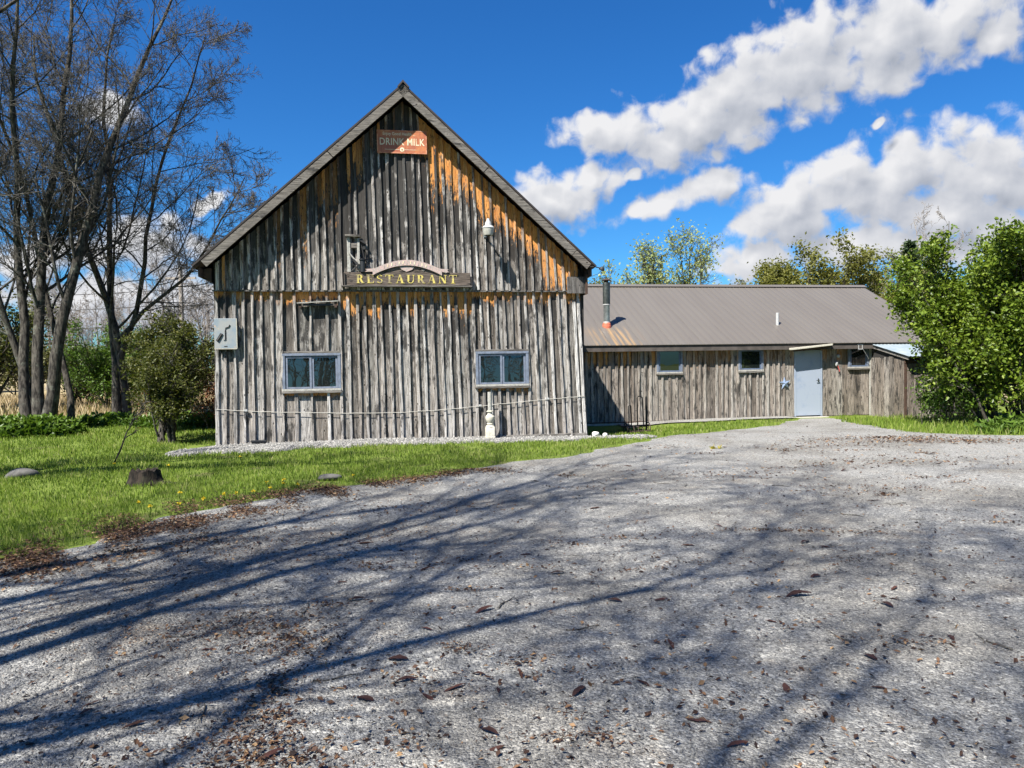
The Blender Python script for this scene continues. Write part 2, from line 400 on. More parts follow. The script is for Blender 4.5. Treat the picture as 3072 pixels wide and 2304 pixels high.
def m_leanroof():
    m, t, b = material('pale_blue_galvanised_roof')
    co = t.new('ShaderNodeTexCoord').outputs['Object']
    n = t.noise(co, 3.0, 5.0)
    t.put(b.inputs['Base Color'], t.mix(t.mapr(n, 0.35, 0.65), (0.20, 0.25, 0.275), (0.28, 0.32, 0.335)))
    b.inputs['Roughness'].default_value = 0.5; b.inputs['Metallic'].default_value = 0.15
    return m
M['leanroof'] = m_leanroof()

def m_gravel(name, warm=0.0, bright=1.0):
    m, t, b = material(name)
    co = t.new('ShaderNodeTexCoord').outputs['Object']
    wv = t.vmath('ADD', co, t.vmath('SCALE', t.noise(co, 30.0, 2.0, out='Color'), scale=0.012))
    v1 = t.new('ShaderNodeTexVoronoi'); t.put(v1.inputs['Vector'], wv); v1.inputs['Scale'].default_value = 62.0
    v2 = t.new('ShaderNodeTexVoronoi'); t.put(v2.inputs['Vector'], wv); v2.inputs['Scale'].default_value = 130.0
    v3 = t.new('ShaderNodeTexVoronoi'); t.put(v3.inputs['Vector'], wv); v3.inputs['Scale'].default_value = 24.0
    def bw(sock):
        s = t.new('ShaderNodeSeparateColor'); t.put(s.inputs[0], sock); return s.outputs[0]
    k1 = t.ramp(bw(v1.outputs['Color']), [(0.0, (0.105, 0.108, 0.112)), (0.45, (0.225, 0.228, 0.232)), (0.8, (0.36, 0.36, 0.355)), (1.0, (0.60, 0.60, 0.585))])
    k2 = t.ramp(bw(v2.outputs['Color']), [(0.0, (0.13, 0.13, 0.135)), (0.6, (0.25, 0.25, 0.25)), (1.0, (0.50, 0.50, 0.49))])
    c = t.mix(0.5, k1, k2)
    big = bw(v3.outputs['Color'])
    c = t.mix(t.math('MULTIPLY', t.mapr(big, 0.86, 0.9), t.mapr(v3.outputs['Distance'], 0.4, 0.3)), c, (0.47, 0.465, 0.45))
    patch = t.noise(co, 0.55, 5.0, 0.6); patch2 = t.noise(co, 1.9, 5.0, 0.65)
    c = t.mix(t.mapr(patch, 0.42, 0.62, 0.0, 0.62), c, t.mix(1.0, c, (0.62, 0.59, 0.55), 'MULTIPLY'))
    c = t.mix(t.mapr(patch2, 0.55, 0.75, 0.0, 0.45 + warm), c, t.mix(1.0, c, (1.0, 0.80, 0.62), 'MULTIPLY'))
    c = t.mix(1.0, c, (bright * 1.02, bright, bright * 0.94), 'MULTIPLY')
    t.put(b.inputs['Base Color'], c); b.inputs['Roughness'].default_value = 0.9; b.inputs['Specular IOR Level'].default_value = 0.2
    hgt = t.math('ADD', t.math('MULTIPLY', v1.outputs['Distance'], -1.0), t.math('MULTIPLY', v2.outputs['Distance'], -0.5))
    hgt = t.math('ADD', hgt, t.math('MULTIPLY', t.noise(co, 9.0, 3.0), 1.2))
    bp = t.new('ShaderNodeBump'); bp.inputs['Strength'].default_value = 0.9; bp.inputs['Distance'].default_value = 0.012
    t.put(bp.inputs['Height'], hgt); t.put(b.inputs['Normal'], bp.outputs[0])
    return m
M['gravel'] = m_gravel('grey_crushed_gravel', 0.0, 0.85)
M['apron'] = m_gravel('pale_gravel', 0.0, 0.9)
M['road'] = m_gravel('far_gravel_road', 0.2, 1.5)

def m_ground():
    m, t, b = material('soil_and_turf')
    co = t.new('ShaderNodeTexCoord').outputs['Object']
    n = t.noise(co, 1.3, 6.0, 0.65); n2 = t.noise(co, 22.0, 5.0, 0.65)
    c = t.mix(t.mapr(n2, 0.35, 0.65), (0.080, 0.120, 0.020), (0.15, 0.19, 0.038))
    c = t.mix(t.mapr(n, 0.52, 0.68, 0.0, 0.7), c, (0.085, 0.066, 0.042))
    s = t.new('ShaderNodeSeparateXYZ'); t.put(s.inputs[0], co)
    far = t.mapr(t.math('ADD', s.outputs[1], t.math('MULTIPLY', n, 5.0)), 27.5, 30.0)
    c = t.mix(far, c, t.mix(n2, (0.36, 0.28, 0.17), (0.22, 0.19, 0.10)))
    t.put(b.inputs['Base Color'], c); b.inputs['Roughness'].default_value = 0.95; b.inputs['Specular IOR Level'].default_value = 0.1
    bp = t.new('ShaderNodeBump'); bp.inputs['Strength'].default_value = 0.7; bp.inputs['Distance'].default_value = 0.03
    t.put(bp.inputs['Height'], n2); t.put(b.inputs['Normal'], bp.outputs[0])
    return m
M['ground'] = m_ground()

def m_leaf(name, pts, trans=0.35, rough=0.5):
    """leaves: colour by the 'rnd' attribute of each leaf, part of the light shines through"""
    m = bpy.data.materials.new(name); m.use_nodes = True; t = NT(m.node_tree); t.n.clear()
    a = t.new('ShaderNodeAttribute', attribute_name='rnd')
    c = t.ramp(a.outputs['Fac'], pts)
    pb = t.new('ShaderNodeBsdfPrincipled'); t.put(pb.inputs['Base Color'], c); pb.inputs['Roughness'].default_value = rough
    pb.inputs['Specular IOR Level'].default_value = 0.25
    tr = t.new('ShaderNodeBsdfTranslucent'); t.put(tr.inputs[0], t.mix(1.0, c, (1.15, 1.2, 0.6), 'MULTIPLY'))
    mx = t.new('ShaderNodeMixShader'); mx.inputs[0].default_value = trans
    t.l.new(pb.outputs[0], mx.inputs[1]); t.l.new(tr.outputs[0], mx.inputs[2])
    o = t.new('ShaderNodeOutputMaterial'); t.l.new(mx.outputs[0], o.inputs[0])
    return m
M['grass'] = m_leaf('lawn_grass', [(0.0, (0.040, 0.074, 0.008)), (0.40, (0.119, 0.184, 0.023)), (0.75, (0.230, 0.305, 0.051)), (1.0, (0.331, 0.332, 0.137))], 0.34)
M['drygrass'] = m_leaf('dry_field_grass', [(0.0, (0.258, 0.189, 0.103)), (1.0, (0.499, 0.396, 0.249))], 0.2)
M['lilac'] = m_leaf('bright_shrub_leaves', [(0.0, (0.037, 0.069, 0.008)), (0.5, (0.102, 0.155, 0.014)), (1.0, (0.223, 0.275, 0.040))], 0.3, 0.4)
M['olive'] = m_leaf('olive_shrub_leaves', [(0.0, (0.032, 0.040, 0.007)), (0.6, (0.066, 0.077, 0.014)), (1.0, (0.128, 0.117, 0.024))], 0.3)
M['poplar'] = m_leaf('pale_spring_leaves', [(0.0, (0.195, 0.240, 0.089)), (1.0, (0.356, 0.392, 0.178))], 0.4)
M['oak'] = m_leaf('yellow_green_spring_leaves', [(0.0, (0.077, 0.089, 0.015)), (1.0, (0.202, 0.194, 0.047))], 0.35)
M['conifer'] = m_leaf('dark_conifer_needles', [(0.0, (0.022, 0.042, 0.018)), (1.0, (0.060, 0.090, 0.035))], 0.1)
M['khaki'] = m_leaf('khaki_spring_leaves', [(0.0, (0.116, 0.120, 0.054)), (1.0, (0.209, 0.209, 0.101))], 0.3)
M['redleaf'] = m_leaf('red_brown_shrub_leaves', [(0.0, (0.070, 0.022, 0.012)), (1.0, (0.20, 0.075, 0.035))], 0.3)
M['broad'] = m_leaf('broad_green_leaves', [(0.0, (0.031, 0.069, 0.009)), (1.0, (0.116, 0.185, 0.027))], 0.3, 0.4)
M['litter'] = m_leaf('dead_leaf_litter', [(0.0, (0.019, 0.011, 0.009)), (0.5, (0.071, 0.036, 0.022)), (0.85, (0.162, 0.090, 0.048)), (1.0, (0.361, 0.237, 0.123))], 0.1, 0.7)
M['deadleaf'] = m_leaf('dead_leaf_maroon', [(0.0, (0.028, 0.014, 0.011)), (0.6, (0.070, 0.030, 0.022)), (1.0, (0.15, 0.075, 0.04))], 0.08, 0.6)
M['yellow'] = m_leaf('yellow_petals', [(0.0, (0.55, 0.40, 0.02)), (1.0, (0.75, 0.58, 0.05))], 0.3)
M['tuft'] = m_leaf('yellowed_weed', [(0.0, (0.16, 0.17, 0.03)), (1.0, (0.46, 0.36, 0.05))], 0.3)
M['stones'] = m_leaf('loose_gravel_stones', [(0.0, (0.057, 0.055, 0.056)), (0.5, (0.148, 0.145, 0.139)), (0.85, (0.247, 0.241, 0.225)), (1.0, (0.388, 0.371, 0.344))], 0.0, 0.85)

def m_bark(name, a, bcol, lichen):
    m, t, b = material(name)
    co = t.new('ShaderNodeTexCoord').outputs['Object']
    n = t.noise(t.scalev(co, (16, 16, 4.5)), 1.0, 6.0, 0.65); n2 = t.noise(co, 3.2, 5.0, 0.65)
    c = t.mix(t.mapr(n, 0.38, 0.60), a, bcol)
    c = t.mix(t.mapr(n2, 0.54, 0.66, 0.0, 0.75), c, lichen)
    t.put(b.inputs['Base Color'], c); b.inputs['Roughness'].default_value = 0.9; b.inputs['Specular IOR Level'].default_value = 0.2
    bp = t.new('ShaderNodeBump'); bp.inputs['Strength'].default_value = 0.8; bp.inputs['Distance'].default_value = 0.03
    t.put(bp.inputs['Height'], n); t.put(b.inputs['Normal'], bp.outputs[0])
    return m
M['bark'] = m_bark('grey_maple_bark', (0.016, 0.014, 0.012), (0.083, 0.073, 0.061), (0.144, 0.148, 0.119))
M['twig'] = m_bark('grey_brown_twigs', (0.047, 0.043, 0.038), (0.111, 0.102, 0.089), (0.128, 0.123, 0.102))
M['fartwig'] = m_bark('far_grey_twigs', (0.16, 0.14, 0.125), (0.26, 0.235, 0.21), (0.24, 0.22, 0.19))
M['stump'] = m_bark('old_stump_wood', (0.007, 0.006, 0.005), (0.033, 0.025, 0.019), (0.030, 0.030, 0.018))

# ------------------------------------------------------------------ terrain
def sstep(a, b, x):
    t = np.clip((np.asarray(x, float) - a) / (b - a), 0, 1); return t * t * (3 - 2 * t)
def gz(x, y):
    """ground height"""
    x = np.asarray(x, float); y = np.asarray(y, float)
    z = -0.115 * sstep(14.5, 20.5, y) * sstep(-1, 2, x)
    z = z - 0.18 * np.exp(-(((x - 2.3) / 1.8) ** 2 + ((y - 19.3) / 2.0) ** 2))
    z = z + 0.018 * np.sin(x * 0.9 + 1.3) * np.sin(y * 0.7) + 0.008 * np.sin(x * 2.7) * np.sin(y * 2.3 + 0.5)
    return z
YAW = R(9.5)
UV = np.array([math.cos(YAW), math.sin(YAW)]); NV = np.array([-math.sin(YAW), math.cos(YAW)])
BO = np.array([-6.08, 15.25]); WO = np.array([2.0, 21.0])
def bu(x, y):
    d0, d1 = np.asarray(x) - BO[0], np.asarray(y) - BO[1]
    return d0 * UV[0] + d1 * UV[1], d0 * NV[0] + d1 * NV[1]
EY = np.array([-9., -4, 0, 3, 5, 6.12, 6.91, 8.3, 9.42, 10.54, 12.54, 15.62, 19.23, 21.2])
EX = np.array([-14., -12, -8.5, -6.2, -4.9, -4.26, -3.86, -3.51, -2.71, -1.37, 0.91, 3.24, 7.0, 8.2])
def xl(y):
    y = np.asarray(y, float)
    return np.interp(y, EY, EX) + 0.10 * np.sin(y * 3.1) + 0.06 * np.sin(y * 7.7 + 1) + 0.03 * np.sin(y * 19.0)
def xr(y):
    y = np.asarray(y, float)
    return np.interp(y, [-9, 13.6, 14.3, 14.8, 15.6, 17.5, 19.8, 21.2], [30, 30, 12.5, 10.0, 8.7, 8.75, 9.0, 9.2]) + 0.08 * np.sin(y * 5.3)
# apron of pale gravel: outer edge in barn coordinates (u -> n)
AU = np.array([-0.62, -0.45, 0.0, 1.2, 2.5, 4.2, 6.0, 7.6, 8.6, 9.2]); AN = np.array([-1.35, -1.75, -1.72, -1.62, -1.22, -1.2, -1.1, -1.1, -1.3, -0.9])
def apron_n(u): return np.interp(u, AU, AN) + 0.10 * np.sin(np.asarray(u) * 4.1) + 0.05 * np.sin(np.asarray(u) * 11.0)

def grid_mesh(name, X, Y, Z):
    r, c = X.shape; V = np.stack([X, Y, Z], -1).reshape(-1, 3)
    i = np.arange(r * c).reshape(r, c)
    F = np.stack([i[:-1, :-1], i[:-1, 1:], i[1:, 1:], i[1:, :-1]], -1).reshape(-1, 4)
    return mesh_np(name, V, F, True)

xs = np.concatenate([[-900, -300, -120, -60], np.linspace(-40, 30, 141), [60, 120, 300, 900]])
ys = np.concatenate([[-300, -60, -20], np.linspace(-10, 40, 126), [60, 100, 200, 500, 1200]])
X, Y = np.meshgrid(xs, ys)
Z = gz(X, Y) - 0.02
o = link('ground', grid_mesh('ground', X, Y, Z), M['ground']); tag(o, kind='structure')

yy = np.arange(-8, 21.2, 0.08); tt = np.linspace(0, 1, 120) ** 1.5
X = xl(yy)[:, None] * (1 - tt) + xr(yy)[:, None] * tt; Y = np.repeat(yy[:, None], len(tt), 1)
o = link('driveway', grid_mesh('driveway', X, Y, gz(X, Y) + 0.004 - 0.02 * (tt[None, :] < 1e-6)), M['gravel']); tag(o, kind='structure')

uu = np.arange(-0.62, 9.2, 0.06); tt = np.linspace(0, 1, 24)
inner = np.where(uu < 7.9, np.where(uu < 0, -0.9 + 0.9 * sstep(-0.62, 0.0, uu), 0.1), -0.25)
nn = apron_n(uu)[:, None] * (1 - tt) + inner[:, None] * tt
X = BO[0] + uu[:, None] * UV[0] + nn * NV[0]; Y = BO[1] + uu[:, None] * UV[1] + nn * NV[1]
o = link('gravel_apron', grid_mesh('gravel_apron', X, Y, gz(X, Y) + 0.006 - 0.05 * (1 - sstep(0, 0.16, tt))[None, :]), M['apron']); tag(o, kind='structure')
# narrow pale strip along the foot of the wing
uu = np.arange(1.0, 6.3, 0.1); tt = np.linspace(0, 1, 8)
nn = (-0.75 - 0.25 * np.sin(uu * 2.0) * 0.5)[:, None] * (1 - tt) + 0.0 * tt
X = WO[0] + uu[:, None] * UV[0] + nn * NV[0]; Y = WO[1] + uu[:, None] * UV[1] + nn * NV[1]
o = link('gravel_strip', grid_mesh('gravel_strip', X, Y, gz(X, Y) + 0.015), M['apron']); tag(o, kind='structure')
# far gravel road on the left
xx = np.linspace(-45, -7.0, 80); tt = np.linspace(0, 1, 6)
yc = 21.9 + 0.14 * (xx + 12) + 0.004 * (xx + 12) ** 2
X = np.repeat(xx[:, None], 6, 1); Y = yc[:, None] + (tt - 0.5)[None, :] * 1.9
o = link('gravel_road', grid_mesh('gravel_road', X, Y, gz(X, Y) + 0.03), M['road']); tag(o, kind='structure')

# ------------------------------------------------------------------ barn
barn = empty('barn', (BO[0], BO[1], 0), YAW)
tag(barn, 'tall weathered grey board-and-batten barn with a steep gable and two blue-framed windows', 'barn')
rng = np.random.default_rng(5)
APEX = (3.908, 7.376); EL = (-0.30, 3.607); ER = (7.98, 3.668); BAND = 3.18
def rake(u):
    """roof top line"""
    return EL[1] + (APEX[1] - EL[1]) / (APEX[0] - EL[0]) * (u - EL[0]) if u < APEX[0] else ER[1] + (APEX[1] - ER[1]) / (ER[0] - APEX[0]) * (ER[0] - u)
def upos(t, z):
    a = -0.018 + 7.875 * t; b = 0.027 + 7.684 * t; return a + (b - a) * z / BAND

def plank(name, tl, tr, z0, z1l, z1r, nf, th, mat, parent, prot=None, plen=0.3, pamp=0.0, dk=None, wob=0.004, half=False, seg=0.4, pos=upos):
    """upright plank; front face at depth nf, thickness th; prot(u)-> height of the sheltering edge"""
    n = max(2, int(math.ceil((max(z1l, z1r) - z0) / seg))); ph = rng.uniform(0, 6.28, 4); fr = rng.uniform(1.5, 4.0, 2)
    tilt = rng.normal(0, 0.0025); cup = rng.uniform(-0.004, 0.004)
    v = []; pr = []; da = []; cols = (0.0, 0.10, 0.90, 1.0) if half else (0.0, 1.0)
    k = len(cols)
    for i in range(n + 1):
        s = i / n
        for j, c in enumerate(cols):
            z1 = z1l + (z1r - z1l) * c; z = z0 + (z1 - z0) * s
            if i == 0: z += rng.uniform(-0.012, 0.006)
            u = pos(tl + (tr - tl) * c, z)
            e = wob * (math.sin(z * fr[0] + ph[0]) + 0.5 * math.sin(z * fr[1] * 2.3 + ph[1])) if c < 0.5 else wob * (math.sin(z * fr[1] + ph[2]) + 0.5 * math.sin(z * fr[0] * 2.1 + ph[3]))
            d = nf + tilt * (z - z0) + (cup if c in (0.0, 1.0) else 0) + ((th * 0.22) if half and c in (0.0, 1.0) else 0)
            v.append((u + e, d, z)); pr.append(((prot(u) - z) / plen) if prot else 20.0); da.append(dk(u, z) if dk else 0.2)
    for i in range(n + 1):
        for j, c in enumerate((0.0, 1.0)):
            q = v[i * k + (0 if j == 0 else k - 1)]
            v.append((q[0], nf + th, q[2])); idx = i * k + (0 if j == 0 else k - 1); pr.append(pr[idx]); da.append(da[idx])
    b0 = (n + 1) * k; f = []
    for i in range(n):
        for j in range(k - 1): f.append((i * k + j, i * k + j + 1, (i + 1) * k + j + 1, (i + 1) * k + j))
        f.append((b0 + 2 * i, i * k, (i + 1) * k, b0 + 2 * i + 2))
        f.append((i * k + k - 1, b0 + 2 * i + 1, b0 + 2 * i + 3, (i + 1) * k + k - 1))
    f.append(tuple([b0] + [b0 + 1] + [j for j in range(k - 1, -1, -1)]))
    f.append(tuple([n * k + j for j in range(k)] + [b0 + 2 * n + 1, b0 + 2 * n]))
    me = mesh_py(name, v, f, False, {'prot': pr, 'dk': da, 'pamp': [pamp] * len(v)})
    return link(name, me, mat, parent)

W1 = (1.336, 2.522, 1.068, 1.853); W2 = (5.370, 6.535, 1.091, 1.849)
fw = MB().box((0.02, 0.045, -0.08), (7.80, 0.085, 3.3)).build('front_wall', M['backing'], barn)
up_w = MB().prism([(0.03, BAND + 0.02), (7.72, BAND + 0.02), (7.72, 3.62), (APEX[0], 7.05), (0.03, 3.62)], -0.022, 0.04).build('gable_wall', M['backing'], barn)

def edges(a, b, pitch):
    n = max(1, int(round((b - a) / pitch))); e = a + (b - a) * (np.arange(n + 1) + np.concatenate([[0], rng.uniform(-0.13, 0.13, max(0, n - 1)), [0]])) / n
    return list(e)
def t_of(u): return (u + 0.002) / 7.79
spans = [(0.0, W1[0], 0.18), (W1[0], W1[1], 0.28), (W1[1], W2[0], 0.178), (W2[0], W2[1], 0.17), (W2[1], 7.79, 0.175)]
def low_dk(r0):
    return lambda u, z: 0.02 + r0 * 0.75 * max(0.0, min(1.0, (z - 0.9) / 1.9))
for a, b_, pt in spans:
    es = edges(a, b_, pt); win = W1 if a == W1[0] else W2 if a == W2[0] else None
    for i in range(len(es) - 1):
        mid = (es[i] + es[i + 1]) / 2; sign = 2.6 < mid < 5.4
        amp = rng.uniform(0.85, 1.0) if sign else (rng.uniform(0.7, 1.0) if rng.random() < 0.85 else 0.2)
        pl = rng.uniform(0.26, 0.52) if sign else rng.uniform(0.12, 0.30)
        r0 = rng.uniform(0.1, 0.8) + (0.2 if sign else 0)
        pieces = [(-0.05, BAND, BAND - 0.02, pl, amp)] if win is None else [(win[3] + 0.005, BAND, BAND - 0.02, pl, amp), (-0.05, win[2] - 0.03, win[2] - 0.03, rng.uniform(0.06, 0.13), rng.uniform(0.3, 0.9))]
        for z0, z1, ps, ll, am in pieces:
            plank('board', t_of(es[i] - 0.004), t_of(es[i + 1] + 0.004), z0 + rng.uniform(-0.01, 0.02), z1, z1, rng.uniform(0.012, 0.02), 0.024, M['barn'], fw,
                  lambda u, q=ps: q, ll, am, low_dk(r0), 0.003)
    for i in range(len(es) if b_ > 7.7 else len(es) - 1):
        if i == 0 and a > 0 and win: pass
        wd = rng.uniform(0.045, 0.070); c = es[i] + (0.05 if (i == 0 and a == 0) else 0) - (0.055 if (b_ > 7.7 and i == len(es) - 1) else 0)
        inner = win is not None and 0 < i
        pieces = [(-0.06, BAND)] if not inner else [(win[3] + 0.005, BAND), (-0.06, win[2] - 0.03)]
        for z0, z1 in pieces:
            am = 0.25 if rng.random() < 0.75 else 0.9
            plank('batten', t_of(c - wd / 2), t_of(c + wd / 2), z0 + rng.uniform(-0.02, 0.02), z1, z1, -0.030 + rng.uniform(-0.006, 0.004), 0.042, M['batten'], fw,
                  lambda u: BAND - 0.02, rng.uniform(0.08, 0.2), am, low_dk(rng.uniform(0, 0.5)), 0.006, True)
# gable planks
es = edges(0.03, 7.74, 0.172)
def gab_dk(r0):
    def fn(u, z):
        s = max(0.0, min(1.0, (z - 3.5) / 1.2)); left = 0.25 if u < 4.2 else 0.05
        return 0.12 + (r0 * 1.1 + left) * s
    return fn
def ztop(t, off=0.25):
    z = 4.0
    for _ in range(6): z = rake(upos(t, z)) - off
    return z
for i in range(len(es) - 1):
    tl, tr = t_of(es[i] - 0.004), t_of(es[i + 1] + 0.004); mid = (es[i] + es[i + 1]) / 2
    right = mid > 4.3
    amp = rng.uniform(0.8, 1.0) if right else (rng.uniform(0.2, 0.6) if rng.random() < 0.35 and mid > 1.2 else 0.0)
    pl = rng.uniform(0.5, 1.1) if right else rng.uniform(0.7, 1.25)
    if 4.2 < mid < 4.8: pl *= 1.3
    plank('board', tl, tr, BAND - 0.01, ztop(tl), ztop(tr), -0.055 + rng.uniform(-0.004, 0.004), 0.024, M['barn'], up_w,
          lambda u: rake(u) - 0.28, pl, amp, gab_dk(rng.uniform(0.35, 1.25)), 0.004)
for i, e in enumerate(es):
    wd = rng.uniform(0.042, 0.068); c = e + (0.05 if i == 0 else 0) - (0.05 if i == len(es) - 1 else 0)
    tl, tr = t_of(c - wd / 2), t_of(c + wd / 2); am = 0.15 if rng.random() < 0.6 else 0.8
    plank('batten', tl, tr, BAND - 0.015 + rng.uniform(-0.01, 0.01), ztop(tl), ztop(tr), -0.096 + rng.uniform(-0.004, 0.004), 0.042, M['batten'], up_w,
          lambda u: rake(u) - 0.28, rng.uniform(0.3, 0.8), am, gab_dk(rng.uniform(0.0, 0.5)), 0.006, True)
MB().box((0.0, -0.075, BAND - 0.045), (7.76, 0.012, BAND - 0.018)).build('drip_ledge', M['sidewood'], barn)
MB().box((7.40, -0.13, 3.10), (7.80, -0.10, 3.46)).build('corner_return', M['sidewood'], barn)
MB().box((7.803, -0.19, 3.08), (7.845, 0.5, 3.50)).build('corner_return_side', M['soffit'], barn)
for a, b_ in ((0.15, 2.45), (2.47, 5.30), (5.32, 7.83)):
    MB().box((a, -0.035, -0.13 + 0.004 * a), (b_, 0.04, -0.045 + 0.012 * a)).build('sill_plank', M['trim'], barn, bevel=0.006)
# side and back walls
DEP = 13.0
MB().box((0.0, 0.09, -0.1), (0.06, DEP, 3.72)).build('side_wall', M['sidewood'], barn)
MB().box((7.76, 0.09, -0.1), (7.82, DEP, 3.72)).build('side_wall', M['sidewood'], barn)
MB().prism([(0.03, -0.1), (7.79, -0.1), (7.79, 3.7), (APEX[0], 7.1), (0.03, 3.7)], DEP, DEP + 0.06).build('back_wall', M['sidewood'], barn)
# roof slabs, rafters, rake boards
def slope_slab(name, a, b_, n0, n1, d0, d1, mat, parent):
    """slab under the line a-b; d0/d1 = perpendicular distances below it"""
    a = Vector((a[0], a[1])); b_ = Vector((b_[0], b_[1])); d = (b_ - a).normalized(); q = Vector((d.y, -d.x))
    if q.y > 0: q = -q
    P = [a + q * d0, b_ + q * d0, b_ + q * d1, a + q * d1]
    return MB().prism([(w.x, w.y) for w in P], n0, n1).build(name, mat, parent)
roof = slope_slab('roof_slope', EL, APEX, -0.440, DEP + 0.3, 0.0, 0.035, M['barnroof'], barn)
roof2 = slope_slab('roof_slope', ER, APEX, -0.440, DEP + 0.3, 0.0, 0.035, M['barnroof'], barn)
slope_slab('roof_deck', EL, APEX, -0.400, DEP + 0.2, 0.038, 0.075, M['soffit'], barn)
slope_slab('roof_deck', ER, APEX, -0.400, DEP + 0.2, 0.038, 0.075, M['soffit'], barn)
def lerp2(a, b_, s): return (a[0] + (b_[0] - a[0]) * s, a[1] + (b_[1] - a[1]) * s)
for (a, b_, cuts) in ((EL, APEX, (0.035, 0.625, 0.995)), (ER, APEX, (0.10, 0.56, 0.995))):
    for i in range(len(cuts) - 1):
        o = slope_slab('rake_board', lerp2(a, b_, cuts[i] + (0.003 if i else 0)), lerp2(a, b_, cuts[i + 1]), -0.432, -0.402, 0.05, 0.205, M['trim'], barn)
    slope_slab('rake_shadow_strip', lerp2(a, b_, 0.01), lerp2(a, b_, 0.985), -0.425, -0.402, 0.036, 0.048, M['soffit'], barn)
    slope_slab('barge_rafter', lerp2(a, b_, 0.04), lerp2(a, b_, 0.97), -0.398, -0.355, 0.078, 0.20, M['soffit'], barn)
slope_slab('rake_end', lerp2(ER, APEX, 0.02), lerp2(ER, APEX, 0.098), -0.428, -0.402, 0.055, 0.20, M['trim'], barn)
MB().box((-0.20, -0.33, 3.40), (-0.16, DEP, 3.58)).build('eave_fascia', M['soffit'], barn)
MB().box((7.86, -0.33, 3.45), (7.90, DEP, 3.62)).build('eave_fascia', M['soffit'], barn)
MB().prism([(-0.15, 3.42), (0.0, 3.30), (0.0, 3.60), (-0.15, 3.58)], -0.10, DEP).build('eave_soffit', M['soffit'], barn)
MB().prism([(7.855, 3.45), (7.855, 3.60), (7.825, 3.60), (7.825, 3.32)], -0.10, DEP).build('eave_soffit', M['soffit'], barn)
MB().prism([(APEX[0] - 0.11, APEX[1] - 0.075), (APEX[0], APEX[1] + 0.055), (APEX[0] + 0.13, APEX[1] - 0.085), (APEX[0] + 0.10, APEX[1] - 0.10), (APEX[0], APEX[1] + 0.008), (APEX[0] - 0.09, APEX[1] - 0.10)], -0.47, DEP + 0.33).build('ridge_cap', M['barnroof'], barn)

def window(parent, w, nf, mats, sashes=2, sill=True, name='window', tl=0.020):
    """slider window in the wall plane: outer frame, sashes with panes, sill"""
    u0, u1, z0, z1 = w; fr, sa = mats
    wn = empty(name, ((u0 + u1) / 2, nf, z0)); wn.parent = parent
    cx = (u0 + u1) / 2; L, Rr, H = u0 - cx, u1 - cx, z1 - z0; fwid = 0.06
    MB().box((L, -0.035, H - 0.05), (Rr, 0.04, H)).build('head_frame', fr, wn, bevel=0.004)
    MB().box((L, -0.032, 0.045), (L + fwid, 0.04, H - 0.052)).build('jamb', fr, wn, bevel=0.004)
    MB().box((Rr - fwid, -0.032, 0.045), (Rr, 0.04, H - 0.052)).build('jamb', fr, wn, bevel=0.004)
    if sill:
        MB().box((L - 0.015, -0.065, -0.045), (Rr + 0.015, 0.04, -0.004)).build('sill', M['trim'], wn, bevel=0.006)
    MB().box((L, -0.05, 0.0), (Rr, 0.04, 0.043)).build('bottom_frame', M['palewood'], wn, bevel=0.004)
    a, b_ = L + fwid + 0.004, Rr - fwid - 0.004; m = (b_ - a) / sashes
    for i in range(sashes):
        s0, s1 = a + i * m + 0.002, a + (i + 1) * m - 0.002; n0 = -0.012 + 0.014 * i
        sh = MB().box((s0, n0, 0.048), (s0 + 0.042, n0 + 0.025, H - 0.055)).box((s1 - 0.042, n0, 0.048), (s1, n0 + 0.025, H - 0.055))
        sh.box((s0 + 0.043, n0 + 0.001, H - 0.097), (s1 - 0.043, n0 + 0.024, H - 0.056)).box((s0 + 0.043, n0 + 0.001, 0.049), (s1 - 0.043, n0 + 0.024, 0.088))
        sh.build('sash', sa, wn)
        MB().add([(s0 + 0.036, n0 + 0.002, 0.08), (s1 - 0.036, n0 + 0.002, 0.08), (s1 - 0.036, n0 + 0.002 + tl, H - 0.09), (s0 + 0.036, n0 + 0.002 + tl, H - 0.09), (s0 + 0.036, n0 + 0.006, 0.08), (s1 - 0.036, n0 + 0.006, 0.08), (s1 - 0.036, n0 + 0.006 + tl, H - 0.09), (s0 + 0.036, n0 + 0.006 + tl, H - 0.09)], [(0, 1, 2, 3), (7, 6, 5, 4), (0, 4, 5, 1), (1, 5, 6, 2), (2, 6, 7, 3), (3, 7, 4, 0)]).build('pane', M['glass'], wn)
    return wn
window(barn, W1, -0.012, (M['bluepaint'], M['bluepaint']))
window(barn, W2, -0.012, (M['bluepaint'], M['bluepaint']))
for w in (W1, W2):
    MB().box((w[0] - 0.01, -0.034, w[3] + 0.003), (w[1] + 0.01, 0.0, w[3] + 0.045)).build('window_head_trim', M['trim'], barn, bevel=0.004)

